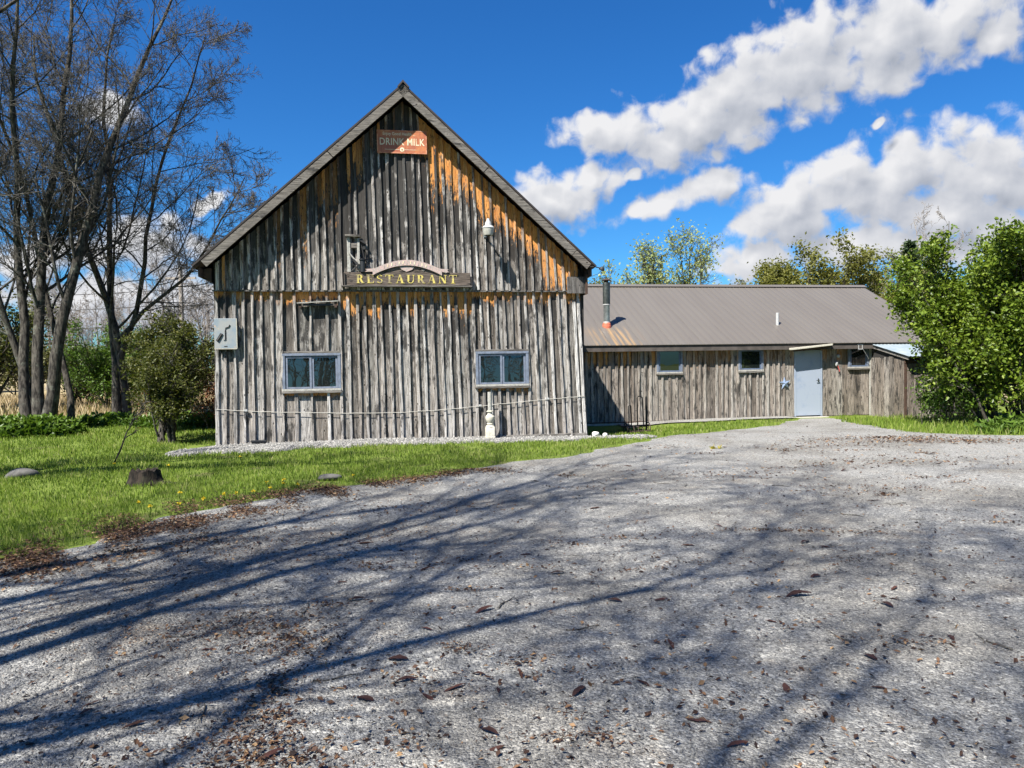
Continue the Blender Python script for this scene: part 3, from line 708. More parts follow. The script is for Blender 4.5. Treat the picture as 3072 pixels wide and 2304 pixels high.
# ------------------------------------------------------------------ wing
wing = empty('wing', (WO[0], WO[1], 0), YAW)
tag(wing, 'long low wooden wing with taupe metal roof, pale blue door and stove pipe', 'building')
B0 = -0.115; EV = 2.06; RU, RZ = 4.2, 4.17; UL, UR = -1.1, 11.6
slope = (RZ - EV) / (RU + 0.25)
def roofz(n): return EV + slope * (n + 0.25)
WW = [(2.178, 2.958, 1.224, 1.95), (4.677, 5.459, 1.252, 1.93), (8.20, 8.872, 1.289, 1.96)]
DOOR = (6.479, 7.335, B0, 1.83)
fw2 = MB().box((UL, 0.05, B0 + 0.01), (8.93, 0.09, 2.12)).build('front_wall', M['backing'], wing)
def wpos(t, z): return t
def w_dk(r0): return lambda u, z: 0.02 + r0 * max(0.0, 0.35 + 0.65 * (z - 0.5) / 1.5)
cuts = [UL, WW[0][0], WW[0][1], WW[1][0], WW[1][1], DOOR[0], DOOR[1], WW[2][0], WW[2][1], 8.93]
for si in range(len(cuts) - 1):
    a, b_ = cuts[si], cuts[si + 1]; hole = None
    if si in (1, 3, 7): hole = WW[{1: 0, 3: 1, 7: 2}[si]]
    if si == 5: continue
    es = edges(a, b_, 0.175 if a < 7.5 else 0.22)
    plainb = a > 7.3
    for i in range(len(es) - 1):
        amp = rng.uniform(0.5, 0.95) if (es[i] < 2.2 and rng.random() < 0.7) else (rng.uniform(0, 0.4))
        zz = [(B0, 2.08)] if hole is None else [(hole[3], 2.08), (B0, hole[2] - 0.03)]
        for z0, z1 in zz:
            plank('board', es[i] - 0.004, es[i + 1] + 0.004, z0, z1, z1, 0.014 + rng.uniform(-0.004, 0.006), 0.024, M['wing'], fw2,
                  lambda u: 1.72, rng.uniform(0.15, 0.35), amp, w_dk(rng.uniform(0.0, 0.7)), 0.003, seg=0.6, pos=wpos)
    if plainb: continue
    for i in range(len(es) - 1):
        if hole is not None and i > 0:
            if rng.random() < 0.5: continue
            zz = [(B0, hole[2] - 0.03)]
        else: zz = [(B0 - 0.02, 2.08)]
        if rng.random() < 0.12: continue
        wd = rng.uniform(0.05, 0.085); c = es[i]
        for z0, z1 in zz:
            plank('batten', c - wd / 2, c + wd / 2, z0 + rng.uniform(-0.02, 0.02), z1, z1, -0.022, 0.034, M['wingbatten'], fw2,
                  lambda u: 1.72, 0.2, 0.2, w_dk(rng.uniform(0, 0.4)), 0.006, True, seg=0.6, pos=wpos)
MB().box((UL, -0.02, -0.60), (6.2, 0.09, B0 - 0.01)).build('foundation', M['concrete'], wing)
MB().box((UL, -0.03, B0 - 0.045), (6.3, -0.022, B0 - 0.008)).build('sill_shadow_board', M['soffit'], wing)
for i, w in enumerate(WW):
    window(wing, w, 0.0, (M['bluepaint'], M['winpaint_dark']), 1, True, tl=0.001)
# door
dr = MB().box((DOOR[0] + 0.035, 0.0, B0 + 0.02), (DOOR[1] - 0.035, 0.045, DOOR[3] - 0.03)).build('door', M['doorpaint'], wing, bevel=0.004)
MB().box((DOOR[0] - 0.02, -0.008, B0), (DOOR[0] + 0.032, 0.05, DOOR[3])).box((DOOR[1] - 0.032, -0.008, B0), (DOOR[1] + 0.02, 0.05, DOOR[3])).box((DOOR[0] + 0.033, -0.006, DOOR[3] - 0.028), (DOOR[1] - 0.033, 0.05, DOOR[3] + 0.02)).build('door_frame', M['doorpaint'], wing)
hd = MB().box((DOOR[1] - 0.12, -0.006, 0.90), (DOOR[1] - 0.085, 0.001, 1.0)).tube([(DOOR[1] - 0.10, -0.005, 0.95), (DOOR[1] - 0.10, -0.05, 0.95)], 0.012, 8).tube([(DOOR[1] - 0.10, -0.045, 0.95), (DOOR[1] - 0.19, -0.045, 0.945)], 0.010, 8)
hd.build('handle', M['galvdark'], dr)
MB().box((DOOR[0] - 0.05, -0.28, B0 - 0.06), (DOOR[1] + 0.08, -0.02, B0 - 0.012)).build('door_step', M['concrete'], wing, bevel=0.01)
# roof panels with standing ribs
PW = 0.92
k = 0; u = UL
while u < UR - 0.05:
    u1 = min(u + PW, UR); V = []; F = []
    prof = [(u + 0.001, 0.0)]
    nr = 4; st = (u1 - u) / nr
    for j in range(nr):
        c = u + st * j + st * 0.12
        prof += [(c - 0.018, 0.0), (c - 0.009, 0.013), (c + 0.009, 0.013), (c + 0.018, 0.0)] + [(c + st * 0.5, 0.006)]
    prof.append((u1 - 0.001, 0.0))
    for n in (-0.27, RU + 0.02):
        for x, hgt in prof: V.append((x, n, roofz(n) + hgt))
    m = len(prof)
    F = [(j, j + 1, m + j + 1, m + j) for j in range(m - 1)]
    nb = len(V)
    for n in (-0.27, RU + 0.02):
        V += [(u + 0.001, n, roofz(n) - 0.012), (u1 - 0.001, n, roofz(n) - 0.012)]
    F += [(nb, nb + 2, nb + 3, nb + 1)]
    for j in range(m - 1): pass
    F += [tuple(list(range(m - 1, -1, -1)) + [nb, nb + 1])]
    link('roof_panel', mesh_py('roof_panel', V, F), M['wingroof'], wing)
    u = u1
# rear slope, ridge, fascia, rakes, end walls
MB().add([(UL, RU, RZ), (UR, RU, RZ), (UR, 2 * RU + 0.5, EV), (UL, 2 * RU + 0.5, EV), (UL, RU, RZ - 0.03), (UR, RU, RZ - 0.03), (UR, 2 * RU + 0.5, EV - 0.03), (UL, 2 * RU + 0.5, EV - 0.03)],
         [(0, 1, 2, 3), (7, 6, 5, 4), (0, 3, 7, 4), (1, 5, 6, 2), (3, 2, 6, 7)]).build('rear_roof', M['wingroof'], wing)
rc = []
for a, b_ in ((UL, 2.0), (2.01, 5.2), (5.21, 8.4), (8.41, UR + 0.05)):
    MB().prism([(RU - 0.16, RZ - 0.045), (RU, RZ + 0.055), (RU + 0.16, RZ - 0.045), (RU + 0.15, RZ - 0.06), (RU, RZ + 0.035), (RU - 0.15, RZ - 0.06)], 0, 1)
    V = []
    pf = [(RU - 0.17, RZ - 0.03), (RU, RZ + 0.062), (RU + 0.17, RZ - 0.03), (RU, RZ + 0.045)]
    for x in (a, b_):
        for n, z in pf: V.append((x, n, z))
    MB().add(V, [(0, 1, 5, 4), (1, 2, 6, 5), (2, 3, 7, 6), (3, 0, 4, 7), (0, 3, 2, 1), (4, 5, 6, 7)]).build('ridge_cap', M['wingroof'], wing)
MB().box((UL, -0.235, EV - 0.19), (UR, -0.205, EV - 0.035)).build('fascia', M['fascia'], wing)
MB().box((UL, -0.20, EV - 0.07), (UR, 0.01, EV - 0.045)).build('soffit', M['soffit'], wing)
MB().prism([(0, 0), (1, 0), (1, 1)], 0, 1)
V = [(UR - 0.05, 0.02, -0.4), (UR - 0.05, 2 * RU + 0.2, -0.4), (UR - 0.05, 2 * RU + 0.2, EV), (UR - 0.05, RU, RZ - 0.06), (UR - 0.05, 0.02, EV + 0.03)]
V += [(x - 0.06, y, z) for x, y, z in V]
MB().add(V, [(0, 1, 2, 3, 4), (9, 8, 7, 6, 5)] + [(i, 5 + i, 5 + (i + 1) % 5, (i + 1) % 5) for i in range(5)]).build('end_wall', M['sidewood'], wing)
MB().box((8.95, 0.02, -0.3), (UR - 0.06, 0.09, 2.08)).build('front_wall_right', M['sidewood'], wing)
# stove pipe
cu, cn = 1.0, 0.95; cz = roofz(cn)
sp = MB().lathe([(0.095, 0.05), (0.095, 0.62), (0.098, 0.63)], 20, (cu, cn, cz)).build('stove_pipe', M['galv'], wing, True)
MB().lathe([(0.112, 0.632), (0.112, 0.66)], 20, (cu, cn, cz)).build('pipe_collar', M['white'], sp, True)
MB().lathe([(0.108, 0.662), (0.110, 1.27), (0.108, 1.30)], 20, (cu, cn, cz)).build('upper_pipe', M['galvdark'], sp, True)
MB().lathe([(0.06, 1.30), (0.06, 1.37), (0.150, 1.36), (0.10, 1.40), (0.02, 1.425)], 20, (cu, cn, cz)).build('pipe_cap', M['rust'], sp, True)
MB().lathe([(0.14, -0.08), (0.135, 0.02), (0.125, 0.03), (0.128, 0.07), (0.105, 0.11)], 20, (cu, cn, cz)).build('pipe_boot', M['redflash'], sp, True)
MB().lathe([(0.097, 0.111), (0.097, 0.15)], 20, (cu, cn, cz)).build('pipe_band', M['white'], sp, True)
MB().lathe([(0.048, -0.08), (0.048, 0.36), (0.040, 0.37), (0.040, 0.30)], 14, (6.48, 1.0, roofz(1.0))).build('vent_pipe', M['white'], wing, True)

# lean-to at the right end
lean = empty('lean_to_shed', tuple(WO + UV * 8.93) + (0,), YAW)
tag(lean, 'small plank lean-to with pale galvanised roof at the right end of the wing', 'shed')
LN = 1.52
def lroof(n): return 2.025 + 0.232 * n        # n runs from 0 (wing) to -1.8
lw = MB().add([(0.02, -0.02, -0.3), (0.02, -LN, -0.3), (0.02, -LN, lroof(-LN) - 0.05), (0.02, -0.02, lroof(0) - 0.05), (0.06, -0.02, -0.3), (0.06, -LN, -0.3), (0.06, -LN, lroof(-LN) - 0.05), (0.06, -0.02, lroof(0) - 0.05)],
              [(0, 1, 2, 3), (7, 6, 5, 4), (0, 4, 5, 1), (1, 5, 6, 2), (2, 6, 7, 3), (3, 7, 4, 0)]).build('side_wall', M['backing'], lean)
nb_ = 7
for i in range(nb_):
    a, b_ = -LN * i / nb_, -LN * (i + 1) / nb_
    ob = plank('board', 0, 1, 0, 1, 1, 0, 0.02, M['wing'], lw, pos=wpos)
    me = ob.data; zl, zr = 1.60 + rng.uniform(-0.02, 0.03), 1.60 + rng.uniform(-0.02, 0.03)
    if i > 4: zl = zr = 1.56
    n = len(me.vertices)
    for vt in me.vertices:
        x, y, z = vt.co; wid = a + (b_ - a) * (0.01 + 0.98 * x)
        vt.co = (-0.008 + y + 0.004 * (i % 2), wid, -0.2 + z * (zl + 0.2))
    me.update()
# rafter end and posts
MB().add([(-0.05, 0.0, lroof(0) - 0.10), (-0.05, -LN - 0.22, lroof(-LN - 0.22) - 0.10), (-0.05, -LN - 0.22, lroof(-LN - 0.22) - 0.02), (-0.05, 0.0, lroof(0) - 0.02),
          (0.0, 0.0, lroof(0) - 0.10), (0.0, -LN - 0.22, lroof(-LN - 0.22) - 0.10), (0.0, -LN - 0.22, lroof(-LN - 0.22) - 0.02), (0.0, 0.0, lroof(0) - 0.02)],
         [(0, 1, 2, 3), (7, 6, 5, 4), (0, 4, 5, 1), (1, 5, 6, 2), (2, 6, 7, 3), (3, 7, 4, 0)]).build('end_rafter', M['trim'], lean)
MB().box((-0.035, -0.05, -0.2), (0.03, 0.0, 1.97)).build('corner_post', M['palewood'], lean)
V = []; F = []
prof = []
x = -0.09
while x < 3.1: prof += [(x, 0.0), (x + 0.045, 0.014), (x + 0.09, 0.0)]; x += 0.12
for n in (0.12, -LN - 0.30):
    for x, hgt in prof: V.append((x, n, lroof(n) + 0.02 + hgt))
m = len(prof)
for n in (0.12, -LN - 0.30):
    for x, hgt in prof: V.append((x, n, lroof(n) + 0.012 + hgt))
F = [(j, j + 1, m + j + 1, m + j) for j in range(m - 1)] + [(2 * m + j + 1, 2 * m + j, 3 * m + j, 3 * m + j + 1) for j in range(m - 1)] + [(m + j, m + j + 1, 3 * m + j + 1, 3 * m + j) for j in range(m - 1)]
link('roof_sheet', mesh_py('roof_sheet', V, F), M['leanroof'], lean)
MB().box((-0.02, -LN - 0.04, 1.43), (3.0, -LN, 1.50)).build('door_header', M['soffit'], lean)
MB().box((-0.02, -LN - 0.03, -0.2), (0.05, -LN - 0.002, 1.425)).build('door_post', M['soffit'], lean)
for i in range(5):
    a = 0.075 + i * 0.205
    plank('front_board', a, a + 0.195, -0.25, 1.42, 1.42, -LN - 0.025 + 0.003 * (i % 2), 0.02, M['wing'], lean, dk=w_dk(0.2), pos=wpos)
MB().box((0.07, -LN + 0.005, -0.25), (3.0, -LN + 0.04, 1.60)).build('front_backing', M['backing'], lean)

# ------------------------------------------------------------------ things fixed to the barn and the wing
def bl(u, n, z): q = BO + UV * u + NV * n; return (q[0], q[1], z)
def wl(u, n, z): q = WO + UV * u + NV * n; return (q[0], q[1], z)

def text_mesh(body, size, name, mat, parent, loc, sx=1.0, bold=0.0, ext=0.003, space=1.0):
    cu_ = bpy.data.curves.new(name, 'FONT'); cu_.body = body; cu_.size = size; cu_.align_x = 'CENTER'; cu_.align_y = 'CENTER'
    cu_.extrude = ext; cu_.offset = bold; cu_.resolution_u = 3; cu_.space_character = space
    ob = bpy.data.objects.new(name + '_tmp', cu_); COL.objects.link(ob)
    bpy.context.view_layer.update()
    me = bpy.data.meshes.new_from_object(ob); bpy.data.objects.remove(ob); bpy.data.curves.remove(cu_)
    for v in me.vertices: v.co = (v.co.x * sx, -v.co.z, v.co.y)
    me.materials.clear(); me.materials.append(mat); me.name = name
    o = bpy.data.objects.new(name, me); COL.objects.link(o); o.parent = parent; o.location = loc
    return o

# red milk sign
ms = empty('milk_sign', bl(3.875, -0.125, 6.02), YAW)
tag(ms, 'rusty red enamel sign reading DRINK MILK under the gable peak', 'sign')
MB().box((-0.515, -0.008, 0.0), (0.515, 0.008, 0.475)).build('panel', M['rustsign'], ms)
rim = MB().box((-0.517, -0.012, -0.002), (-0.498, -0.0085, 0.477)).box((0.498, -0.012, -0.002), (0.517, -0.0085, 0.477)).box((-0.497, -0.012, -0.002), (0.497, -0.0085, 0.014)).box((-0.497, -0.012, 0.462), (0.497, -0.0085, 0.477))
rim.build('rim', m_fade('sign_rim_enamel', (0.50, 0.24, 0.14), (0.36, 0.11, 0.05), 0.4, 0.6), ms)
text_mesh('DRINK MILK', 0.205, 'lettering', M['milkletter'], ms, (0.0, -0.0095, 0.232), 0.80, 0.0025, 0.0008, 1.05)
text_mesh('Enjoy Good Health ...', 0.088, 'small_lettering', M['milkletter'], ms, (-0.06, -0.0095, 0.40), 0.88, 0.001, 0.0008)
MB().lathe([(0.046, 0.0), (0.046, 0.0015)], 20).build('emblem', M['milkletter'], ms)
e_ = LAST[0]; e_.rotation_euler = (R(90), 0, 0); e_.location = (0.0, -0.009, 0.078)
MB().lathe([(0.017, 0.0), (0.017, 0.001)], 14).build('emblem_centre', M['rustsign'], ms)
e_ = LAST[0]; e_.rotation_euler = (R(90), 0, 0); e_.location = (0.0, -0.0112, 0.078)
MB().box((-0.36, -0.0102, 0.074), (-0.055, -0.0088, 0.081)).box((0.055, -0.0102, 0.074), (0.36, -0.0088, 0.081)).build('emblem_lines', M['milkletter'], ms)

# RESTAURANT sign
rs = empty('restaurant_sign', bl(3.94, -0.175, 3.255), YAW)
tag(rs, 'dark wooden board with gold letters RESTAURANT and an arched banner above', 'sign')
MB().box((-1.31, 0.0, 0.0), (1.33, 0.045, 0.27)).build('board', M['signwood'], rs, bevel=0.006)
MB().box((-1.36, -0.05, -0.035), (1.36, 0.09, -0.004)).build('shelf', M['trim'], rs, bevel=0.004)
for x in (-1.30, 1.345):
    MB().box((x, -0.03, -0.003), (x + 0.018, 0.045, 0.19 if x > 0 else 0.25)).build('bracket', M['black'], rs)
def glyph(ch):
    """serif capitals as polygons in a unit-high box: thick stems, thin hairlines, flat serifs"""
    P = []; T, H, S = 0.20, 0.06, 0.055
    def stem(x, w=T, z0=0.0, z1=1.0): P.append([(x, z0), (x + w, z0), (x + w, z1), (x, z1)])
    def serif(x0, x1, z): P.append([(x0, z), (x1, z), (x1, z + S), (x0, z + S)])
    def diag(x0, z0, x1, z1, w): P.append([(x0, z0), (x0 + w, z0), (x1 + w, z1), (x1, z1)])
    def arc(cx, cz, rx, rz, a0, a1, w0, w1, n=10):
        o_, i_ = [], []
        for q in range(n + 1):
            a = R(a0 + (a1 - a0) * q / n); s = abs(math.cos(a)); w = w0 + (w1 - w0) * s
            o_.append((cx + rx * math.cos(a), cz + rz * math.sin(a))); i_.append((cx + (rx - w) * math.cos(a), cz + (rz - min(w, H * 1.2)) * math.sin(a)))
        for q in range(n): P.append([o_[q], o_[q + 1], i_[q + 1], i_[q]])
    wd = 0.75
    if ch == 'R':
        stem(0.08); serif(0, 0.36, 0); serif(0, 0.30, 1 - S); arc(0.30, 0.74, 0.34, 0.26, -90, 90, H, T); diag(0.56, 0, 0.30, 0.50, 0.22); serif(0.56, 0.84, 0); wd = 0.86
    elif ch == 'E':
        stem(0.08); serif(0, 0.70, 0); serif(0, 0.66, 1 - S); serif(0.2, 0.5, 0.48); P.append([(0.62, 0.0), (0.70, 0.0), (0.72, 0.26), (0.68, 0.26)]); P.append([(0.58, 1.0), (0.66, 1.0), (0.68, 0.76), (0.64, 0.76)]); P.append([(0.46, 0.38), (0.50, 0.38), (0.50, 0.64), (0.46, 0.64)]); wd = 0.76
    elif ch == 'S':
        arc(0.33, 0.74, 0.29, 0.26, 20, 270, 0.05, 0.15); arc(0.33, 0.26, 0.31, 0.26, -160, 90, 0.05, 0.16); diag(0.40, 0.42, 0.14, 0.60, 0.12); wd = 0.70
    elif ch == 'T':
        stem(0.30); serif(0.18, 0.62, 0); serif(0.0, 0.80, 1 - S); P.append([(0.0, 1.0), (0.06, 1.0), (0.03, 0.72), (0.0, 0.72)]); P.append([(0.74, 1.0), (0.80, 1.0), (0.80, 0.72), (0.77, 0.72)]); wd = 0.82
    elif ch == 'A':
        diag(0.60, 0, 0.34, 1, 0.21); diag(0.10, 0, 0.40, 1, 0.06); serif(0, 0.28, 0); serif(0.52, 0.92, 0); P.append([(0.22, 0.32), (0.62, 0.32), (0.62, 0.38), (0.22, 0.38)]); wd = 0.92
    elif ch == 'U':
        stem(0.08, T, 0.3, 1.0); stem(0.66, 0.07, 0.3, 1.0); serif(0, 0.36, 1 - S); serif(0.56, 0.84, 1 - S); arc(0.405, 0.32, 0.325, 0.32, 180, 360, H, 0.14); wd = 0.86
    elif ch == 'N':
        stem(0.10, 0.06); stem(0.70, 0.06); diag(0.58, 0, 0.08, 1, 0.22); serif(0, 0.26, 0); serif(0, 0.2, 1 - S); serif(0.6, 0.88, 1 - S); wd = 0.90
    return P, wd
word = 'RESTAURANT'; gl = [glyph(c) for c in word]; gap = 0.22
tot = sum(w for _, w in gl) + gap * (len(word) - 1); hgt = 0.175; sxx = 2.10 / tot
x = -1.06
for (P, w), ch in zip(gl, word):
    mb = MB()
    for li, q in enumerate(P): mb.prism([(x + a * sxx, 0.045 + b * hgt) for a, b in q], -0.007 - 0.0004 * (li % 5), 0.002)
    mb.build('letter', M['goldletter'], rs); x += (w + gap) * sxx
# arched banner
arcp = []
mb = MB(); n = 22
def arch(s, off): return (-0.72 + 1.44 * s, 0.262 + off + 0.21 * math.sin(math.pi * s) ** 0.9)
for i in range(n):
    a, b_ = i / n, (i + 1) / n
    mb.prism([arch(a, -0.055), arch(b_, -0.055), arch(b_, 0.06), arch(a, 0.06)], -0.035, 0.012)
mb.build('arched_banner', M['banner'], rs)
MB().prism([arch(i / n, -0.056) for i in range(n + 1)] + [(0.72, 0.272), (-0.72, 0.272)], 0.005, 0.03).build('arch_infill', M['signwood'], rs)
for s in (-1, 1):
    MB().prism([(s * 0.62, 0.285), (s * 0.88, 0.280), (s * 0.83, 0.31), (s * 0.87, 0.335), (s * 0.64, 0.355)], -0.028, 0.012).build('banner_tail', M['banner'], rs)
MB().prism([(-0.17, 0.395), (0.15, 0.395), (0.10, 0.33), (-0.02, 0.285), (-0.12, 0.33)], -0.012, 0.004).build('ornament', M['banner'], rs)
for x in (-0.38, 0.33):
    MB().lathe([(0.04, 0), (0.04, 0.008)], 12).build('rosette', M['trim'], rs); e_ = LAST[0]; e_.rotation_euler = (R(90), 0, 0); e_.location = (x, 0.004, 0.335)
# arched banner lettering, weathered to flecks
for i in range(13):
    s = 0.17 + 0.66 * i / 12; a = arch(s, 0.0)
    MB().prism([(a[0] - 0.022, a[1] - 0.03), (a[0] - 0.006, a[1] - 0.032), (a[0] + 0.004 * (i % 3), a[1] + 0.03), (a[0] - 0.018, a[1] + 0.03)], -0.039, -0.034).build('worn_letter', M['milkletter'] if i % 3 else M['banner'], rs)

# old model hand pump standing on the sign board
hp = empty('wooden_pump_model', bl(2.89, -0.165, 3.53), YAW)
tag(hp, 'little grey wooden well pump with dark fittings standing left of the arched banner', 'pump model')
MB().box((-0.185, 0.01, 0.0), (-0.115, 0.05, 0.72)).build('post', M['palewood'], hp, bevel=0.006)
MB().box((0.02, 0.01, 0.02), (0.075, 0.05, 0.70)).build('pipe_post', M['palewood'], hp, bevel=0.006)
MB().box((-0.22, -0.05, 0.725), (0.10, 0.08, 0.77)).build('cap_board', M['trim'], hp, bevel=0.004)
MB().prism([(0.10, 0.70), (0.19, 0.62), (0.18, 0.585), (0.06, 0.66)], -0.01, 0.03).build('roof_flap', M['black'], hp)
MB().tube([(-0.15, -0.01, 0.40), (0.0, -0.01, 0.22)], 0.016, 6).build('brace', M['palewood'], hp)
MB().prism([(-0.07, 0.24), (-0.04, 0.27), (0.05, 0.16), (0.03, 0.10)], -0.03, 0.0).build('handle', M['black'], hp)
MB().tube([(-0.10, 0.0, 0.02), (0.06, 0.0, 0.17)], 0.010, 6).tube([(-0.10, -0.012, 0.18), (0.08, -0.012, 0.03)], 0.010, 6).build('cross_brace', M['black'], hp)
MB().tube([(0.11, 0.0, 0.56), (0.16, 0.0, 0.30), (0.26, 0.0, 0.10), (0.25, 0.0, 0.02)], 0.013, 6).build('pump_rod', M['black'], hp)
MB().lathe([(0.055, 0.0), (0.055, 0.24), (0.075, 0.25), (0.075, 0.27)], 14, (0.13, 0.0, 0.0)).build('bucket', M['blackplastic'], hp, True)
MB().lathe([(0.035, 0), (0.035, 0.02)], 12).build('wheel', M['black'], hp); e_ = LAST[0]; e_.rotation_euler = (R(90), 0, 0); e_.location = (0.16, -0.01, 0.50)
MB().box((-0.10, 0.012, 0.50), (0.02, 0.04, 0.60)).build('crosspiece', M['trim'], hp)

# gooseneck yard lamp
lp = empty('barn_lamp', bl(5.62, -0.10, 4.36), YAW)
tag(lp, 'pale enamel barn lamp with a grey bowl on the right of the gable', 'lamp')
ln = -0.42
MB().tube([(-0.02, 0.0, 0.0), (0.0, ln * 0.5, 0.05), (0.0, ln, 0.10)], 0.016, 8).build('arm', M['galv'], lp, True)
MB().box((-0.05, -0.012, -0.06), (0.02, 0.0, 0.06)).build('wall_plate', M['galv'], lp)
MB().lathe([(0.13, 0.060), (0.105, 0.095), (0.07, 0.115), (0.06, 0.18), (0.035, 0.215), (0.030, 0.25), (0.012, 0.262)], 24, (0, ln, 0)).build('cap', M['white'], lp, True)
MB().lathe([(0.085, -0.085), (0.095, -0.09), (0.112, -0.03), (0.122, 0.055), (0.115, 0.058)], 24, (0, ln, 0)).build('bowl', M['shade_enamel'], lp, True)
MB().tube([(-0.13, ln, 0.07), (-0.155, ln, 0.075)], 0.012, 6).build('latch', M['galv'], lp)
MB().lathe([(0.05, -0.10), (0.07, -0.075)], 16, (0, ln, 0)).build('bulb', M['glass'], lp, True)

# blue-grey plate with iron hooks at the left corner
pl = empty('enamel_plate', bl(0.25, -0.05, 1.97), YAW)
tag(pl, 'pale blue peeling square panel with iron tools on it, left corner of the barn', 'panel')
MB().box((-0.215, -0.07, 0.0), (0.215, -0.045, 0.61)).build('panel', M['plate'], pl, bevel=0.004)
MB().box((-0.20, -0.044, 0.05), (0.20, 0.02, 0.09)).box((-0.20, -0.044, 0.50), (0.20, 0.02, 0.54)).build('battens', M['backing'], pl)
MB().box((-0.22, -0.08, -0.014), (0.22, -0.043, -0.001)).build('lower_edge', M['creampaint'], pl)
MB().box((0.216, -0.08, 0.0), (0.228, -0.046, 0.61)).build('side_edge', M['creampaint'], pl)
MB().tube([(0.09, -0.078, 0.48), (0.07, -0.078, 0.44), (0.01, -0.078, 0.42), (0.0, -0.078, 0.36), (0.0, -0.078, 0.18), (-0.03, -0.078, 0.165)], 0.011, 6).build('hook', M['black'], pl)
MB().tube([(-0.06, -0.078, 0.30), (-0.15, -0.078, 0.16)], [0.018, 0.026], 6).build('iron_tool', M['black'], pl)
MB().tube([(-0.09, -0.074, 0.31), (-0.18, -0.074, 0.17), (-0.14, -0.074, 0.13)], 0.008, 6).build('iron_loop', M['black'], pl)
MB().box((-0.03, -0.074, 0.035), (0.035, -0.0705, 0.05)).build('slot', M['black'], pl)

# shelf with hidden lamps over the left window
sh = empty('tilted_shelf', bl(2.09, -0.03, 2.86), YAW)
tag(sh, 'thin tilted board on brackets above the left blue window', 'shelf')
MB().add([(-0.42, -0.13, 0.02), (0.42, -0.13, 0.065), (0.42, 0.0, 0.075), (-0.42, 0.0, 0.03), (-0.42, -0.13, 0.038), (0.42, -0.13, 0.083), (0.42, 0.0, 0.093), (-0.42, 0.0, 0.048)],
         [(0, 3, 2, 1), (4, 5, 6, 7), (0, 1, 5, 4), (1, 2, 6, 5), (2, 3, 7, 6), (3, 0, 4, 7)]).build('board', M['palewood'], sh)
for x in (-0.36, 0.36):
    MB().prism([(x - 0.025, -0.06), (x + 0.025, -0.06), (x + 0.025, 0.045 + 0.05 * x), (x - 0.025, 0.045 + 0.05 * x)], -0.10, 0.0).build('bracket', M['soffit'], sh)
MB().box((-0.30, -0.09, -0.02), (0.30, -0.03, 0.018)).build('lamp_strip', M['blackplastic'], sh)

# pale cord sagging across the lower wall
pts = []
for u, z in ((0.02, 0.728), (0.5, 0.69), (1.2, 0.645), (1.9, 0.613), (2.8, 0.582), (3.73, 0.575), (4.5, 0.60), (5.16, 0.648), (6.0, 0.715), (6.9, 0.78), (7.4, 0.815), (7.77, 0.838)):
    pts.append(Vector((u, -0.045, z)))
pp = []
for i in range(len(pts) - 1):
    for j in range(6): pp.append(pts[i].lerp(pts[i + 1], j / 6) + Vector((0, 0, 0.004 * math.sin(i * 2.1 + j))))
pp.append(pts[-1])
cord = empty('sagging_cord', bl(0, 0, 0), YAW); tag(cord, 'thin pale cord sagging across the lower front wall of the barn', 'cord')
MB().tube(pp, 0.006, 5).build('strand', M['cord'], cord)
for u, z in ((0.6, 0.685), (5.45, 0.675), (6.95, 0.79)):
    MB().box((u - 0.03, -0.06, z - 0.01), (u + 0.03, -0.022, z + 0.03)).build('cleat', M['white'], cord)

# turned cream baluster standing in front of the wall
bx, by, _ = bl(5.63, -0.30, 0)
bal = empty('turned_post', (bx, by, float(gz(bx, by)) + 0.012), YAW); tag(bal, 'short turned cream-painted post standing under the right barn window', 'post')
MB().lathe([(0.105, 0.0), (0.105, 0.03), (0.098, 0.035), (0.098, 0.215), (0.085, 0.235)], 32, sq=[1, 1, 1, 1, 1]).build('plinth', M['creampaint'], bal, True)
MB().lathe([(0.10, 0.236), (0.085, 0.26), (0.06, 0.28), (0.075, 0.30), (0.06, 0.315), (0.085, 0.36), (0.103, 0.42), (0.098, 0.46), (0.06, 0.50), (0.045, 0.555)], 24).build('vase', M['creampaint'], bal, True)
MB().lathe([(0.075, 0.556), (0.075, 0.575), (0.05, 0.585)], 24).build('collar', M['creampaint'], bal, True)
MB().lathe([(0.048, 0.586), (0.044, 0.75), (0.05, 0.80), (0.046, 0.98)], 20).build('shaft', M['palewood'], bal, True)

# black vent box at the left foot, corner flood light
vb = empty('foundation_vent', bl(0.86, -0.10, -0.02), YAW); tag(vb, 'small black box at the foot of the barn wall, near the left corner', 'vent')
MB().box((-0.14, -0.10, -0.01), (0.14, 0.05, 0.075)).build('box', M['blackplastic'], vb, bevel=0.008)
MB().box((-0.155, -0.115, 0.078), (0.155, 0.05, 0.098)).build('lid', M['blackplastic'], vb)
for i in range(4): MB().box((-0.12 + 0.062 * i, -0.104, 0.012), (-0.075 + 0.062 * i, -0.1005, 0.062)).build('slot', M['black'], vb)
fl = empty('eave_floodlight', bl(7.97, -0.41, 3.60), YAW); tag(fl, 'dark round floodlight sticking out from the right eave of the barn', 'floodlight')
MB().tube([(-0.24, 0.0, 0.035), (-0.02, 0.0, 0.045), (0.13, 0.0, 0.01)], 0.012, 6).build('arm', M['black'], fl)
MB().lathe([(0.018, 0.0), (0.05, 0.03), (0.062, 0.07), (0.058, 0.085)], 16).build('head', M['black'], fl, True)
e_ = LAST[0]; e_.rotation_euler = (R(-160), R(18), 0); e_.location = (0.155, 0, 0.05)
MB().tube([(0.13, 0.0, -0.03), (0.04, 0.0, -0.11), (-0.10, 0.0, -0.16)], 0.005, 5).build('cable', M['wire'], fl)

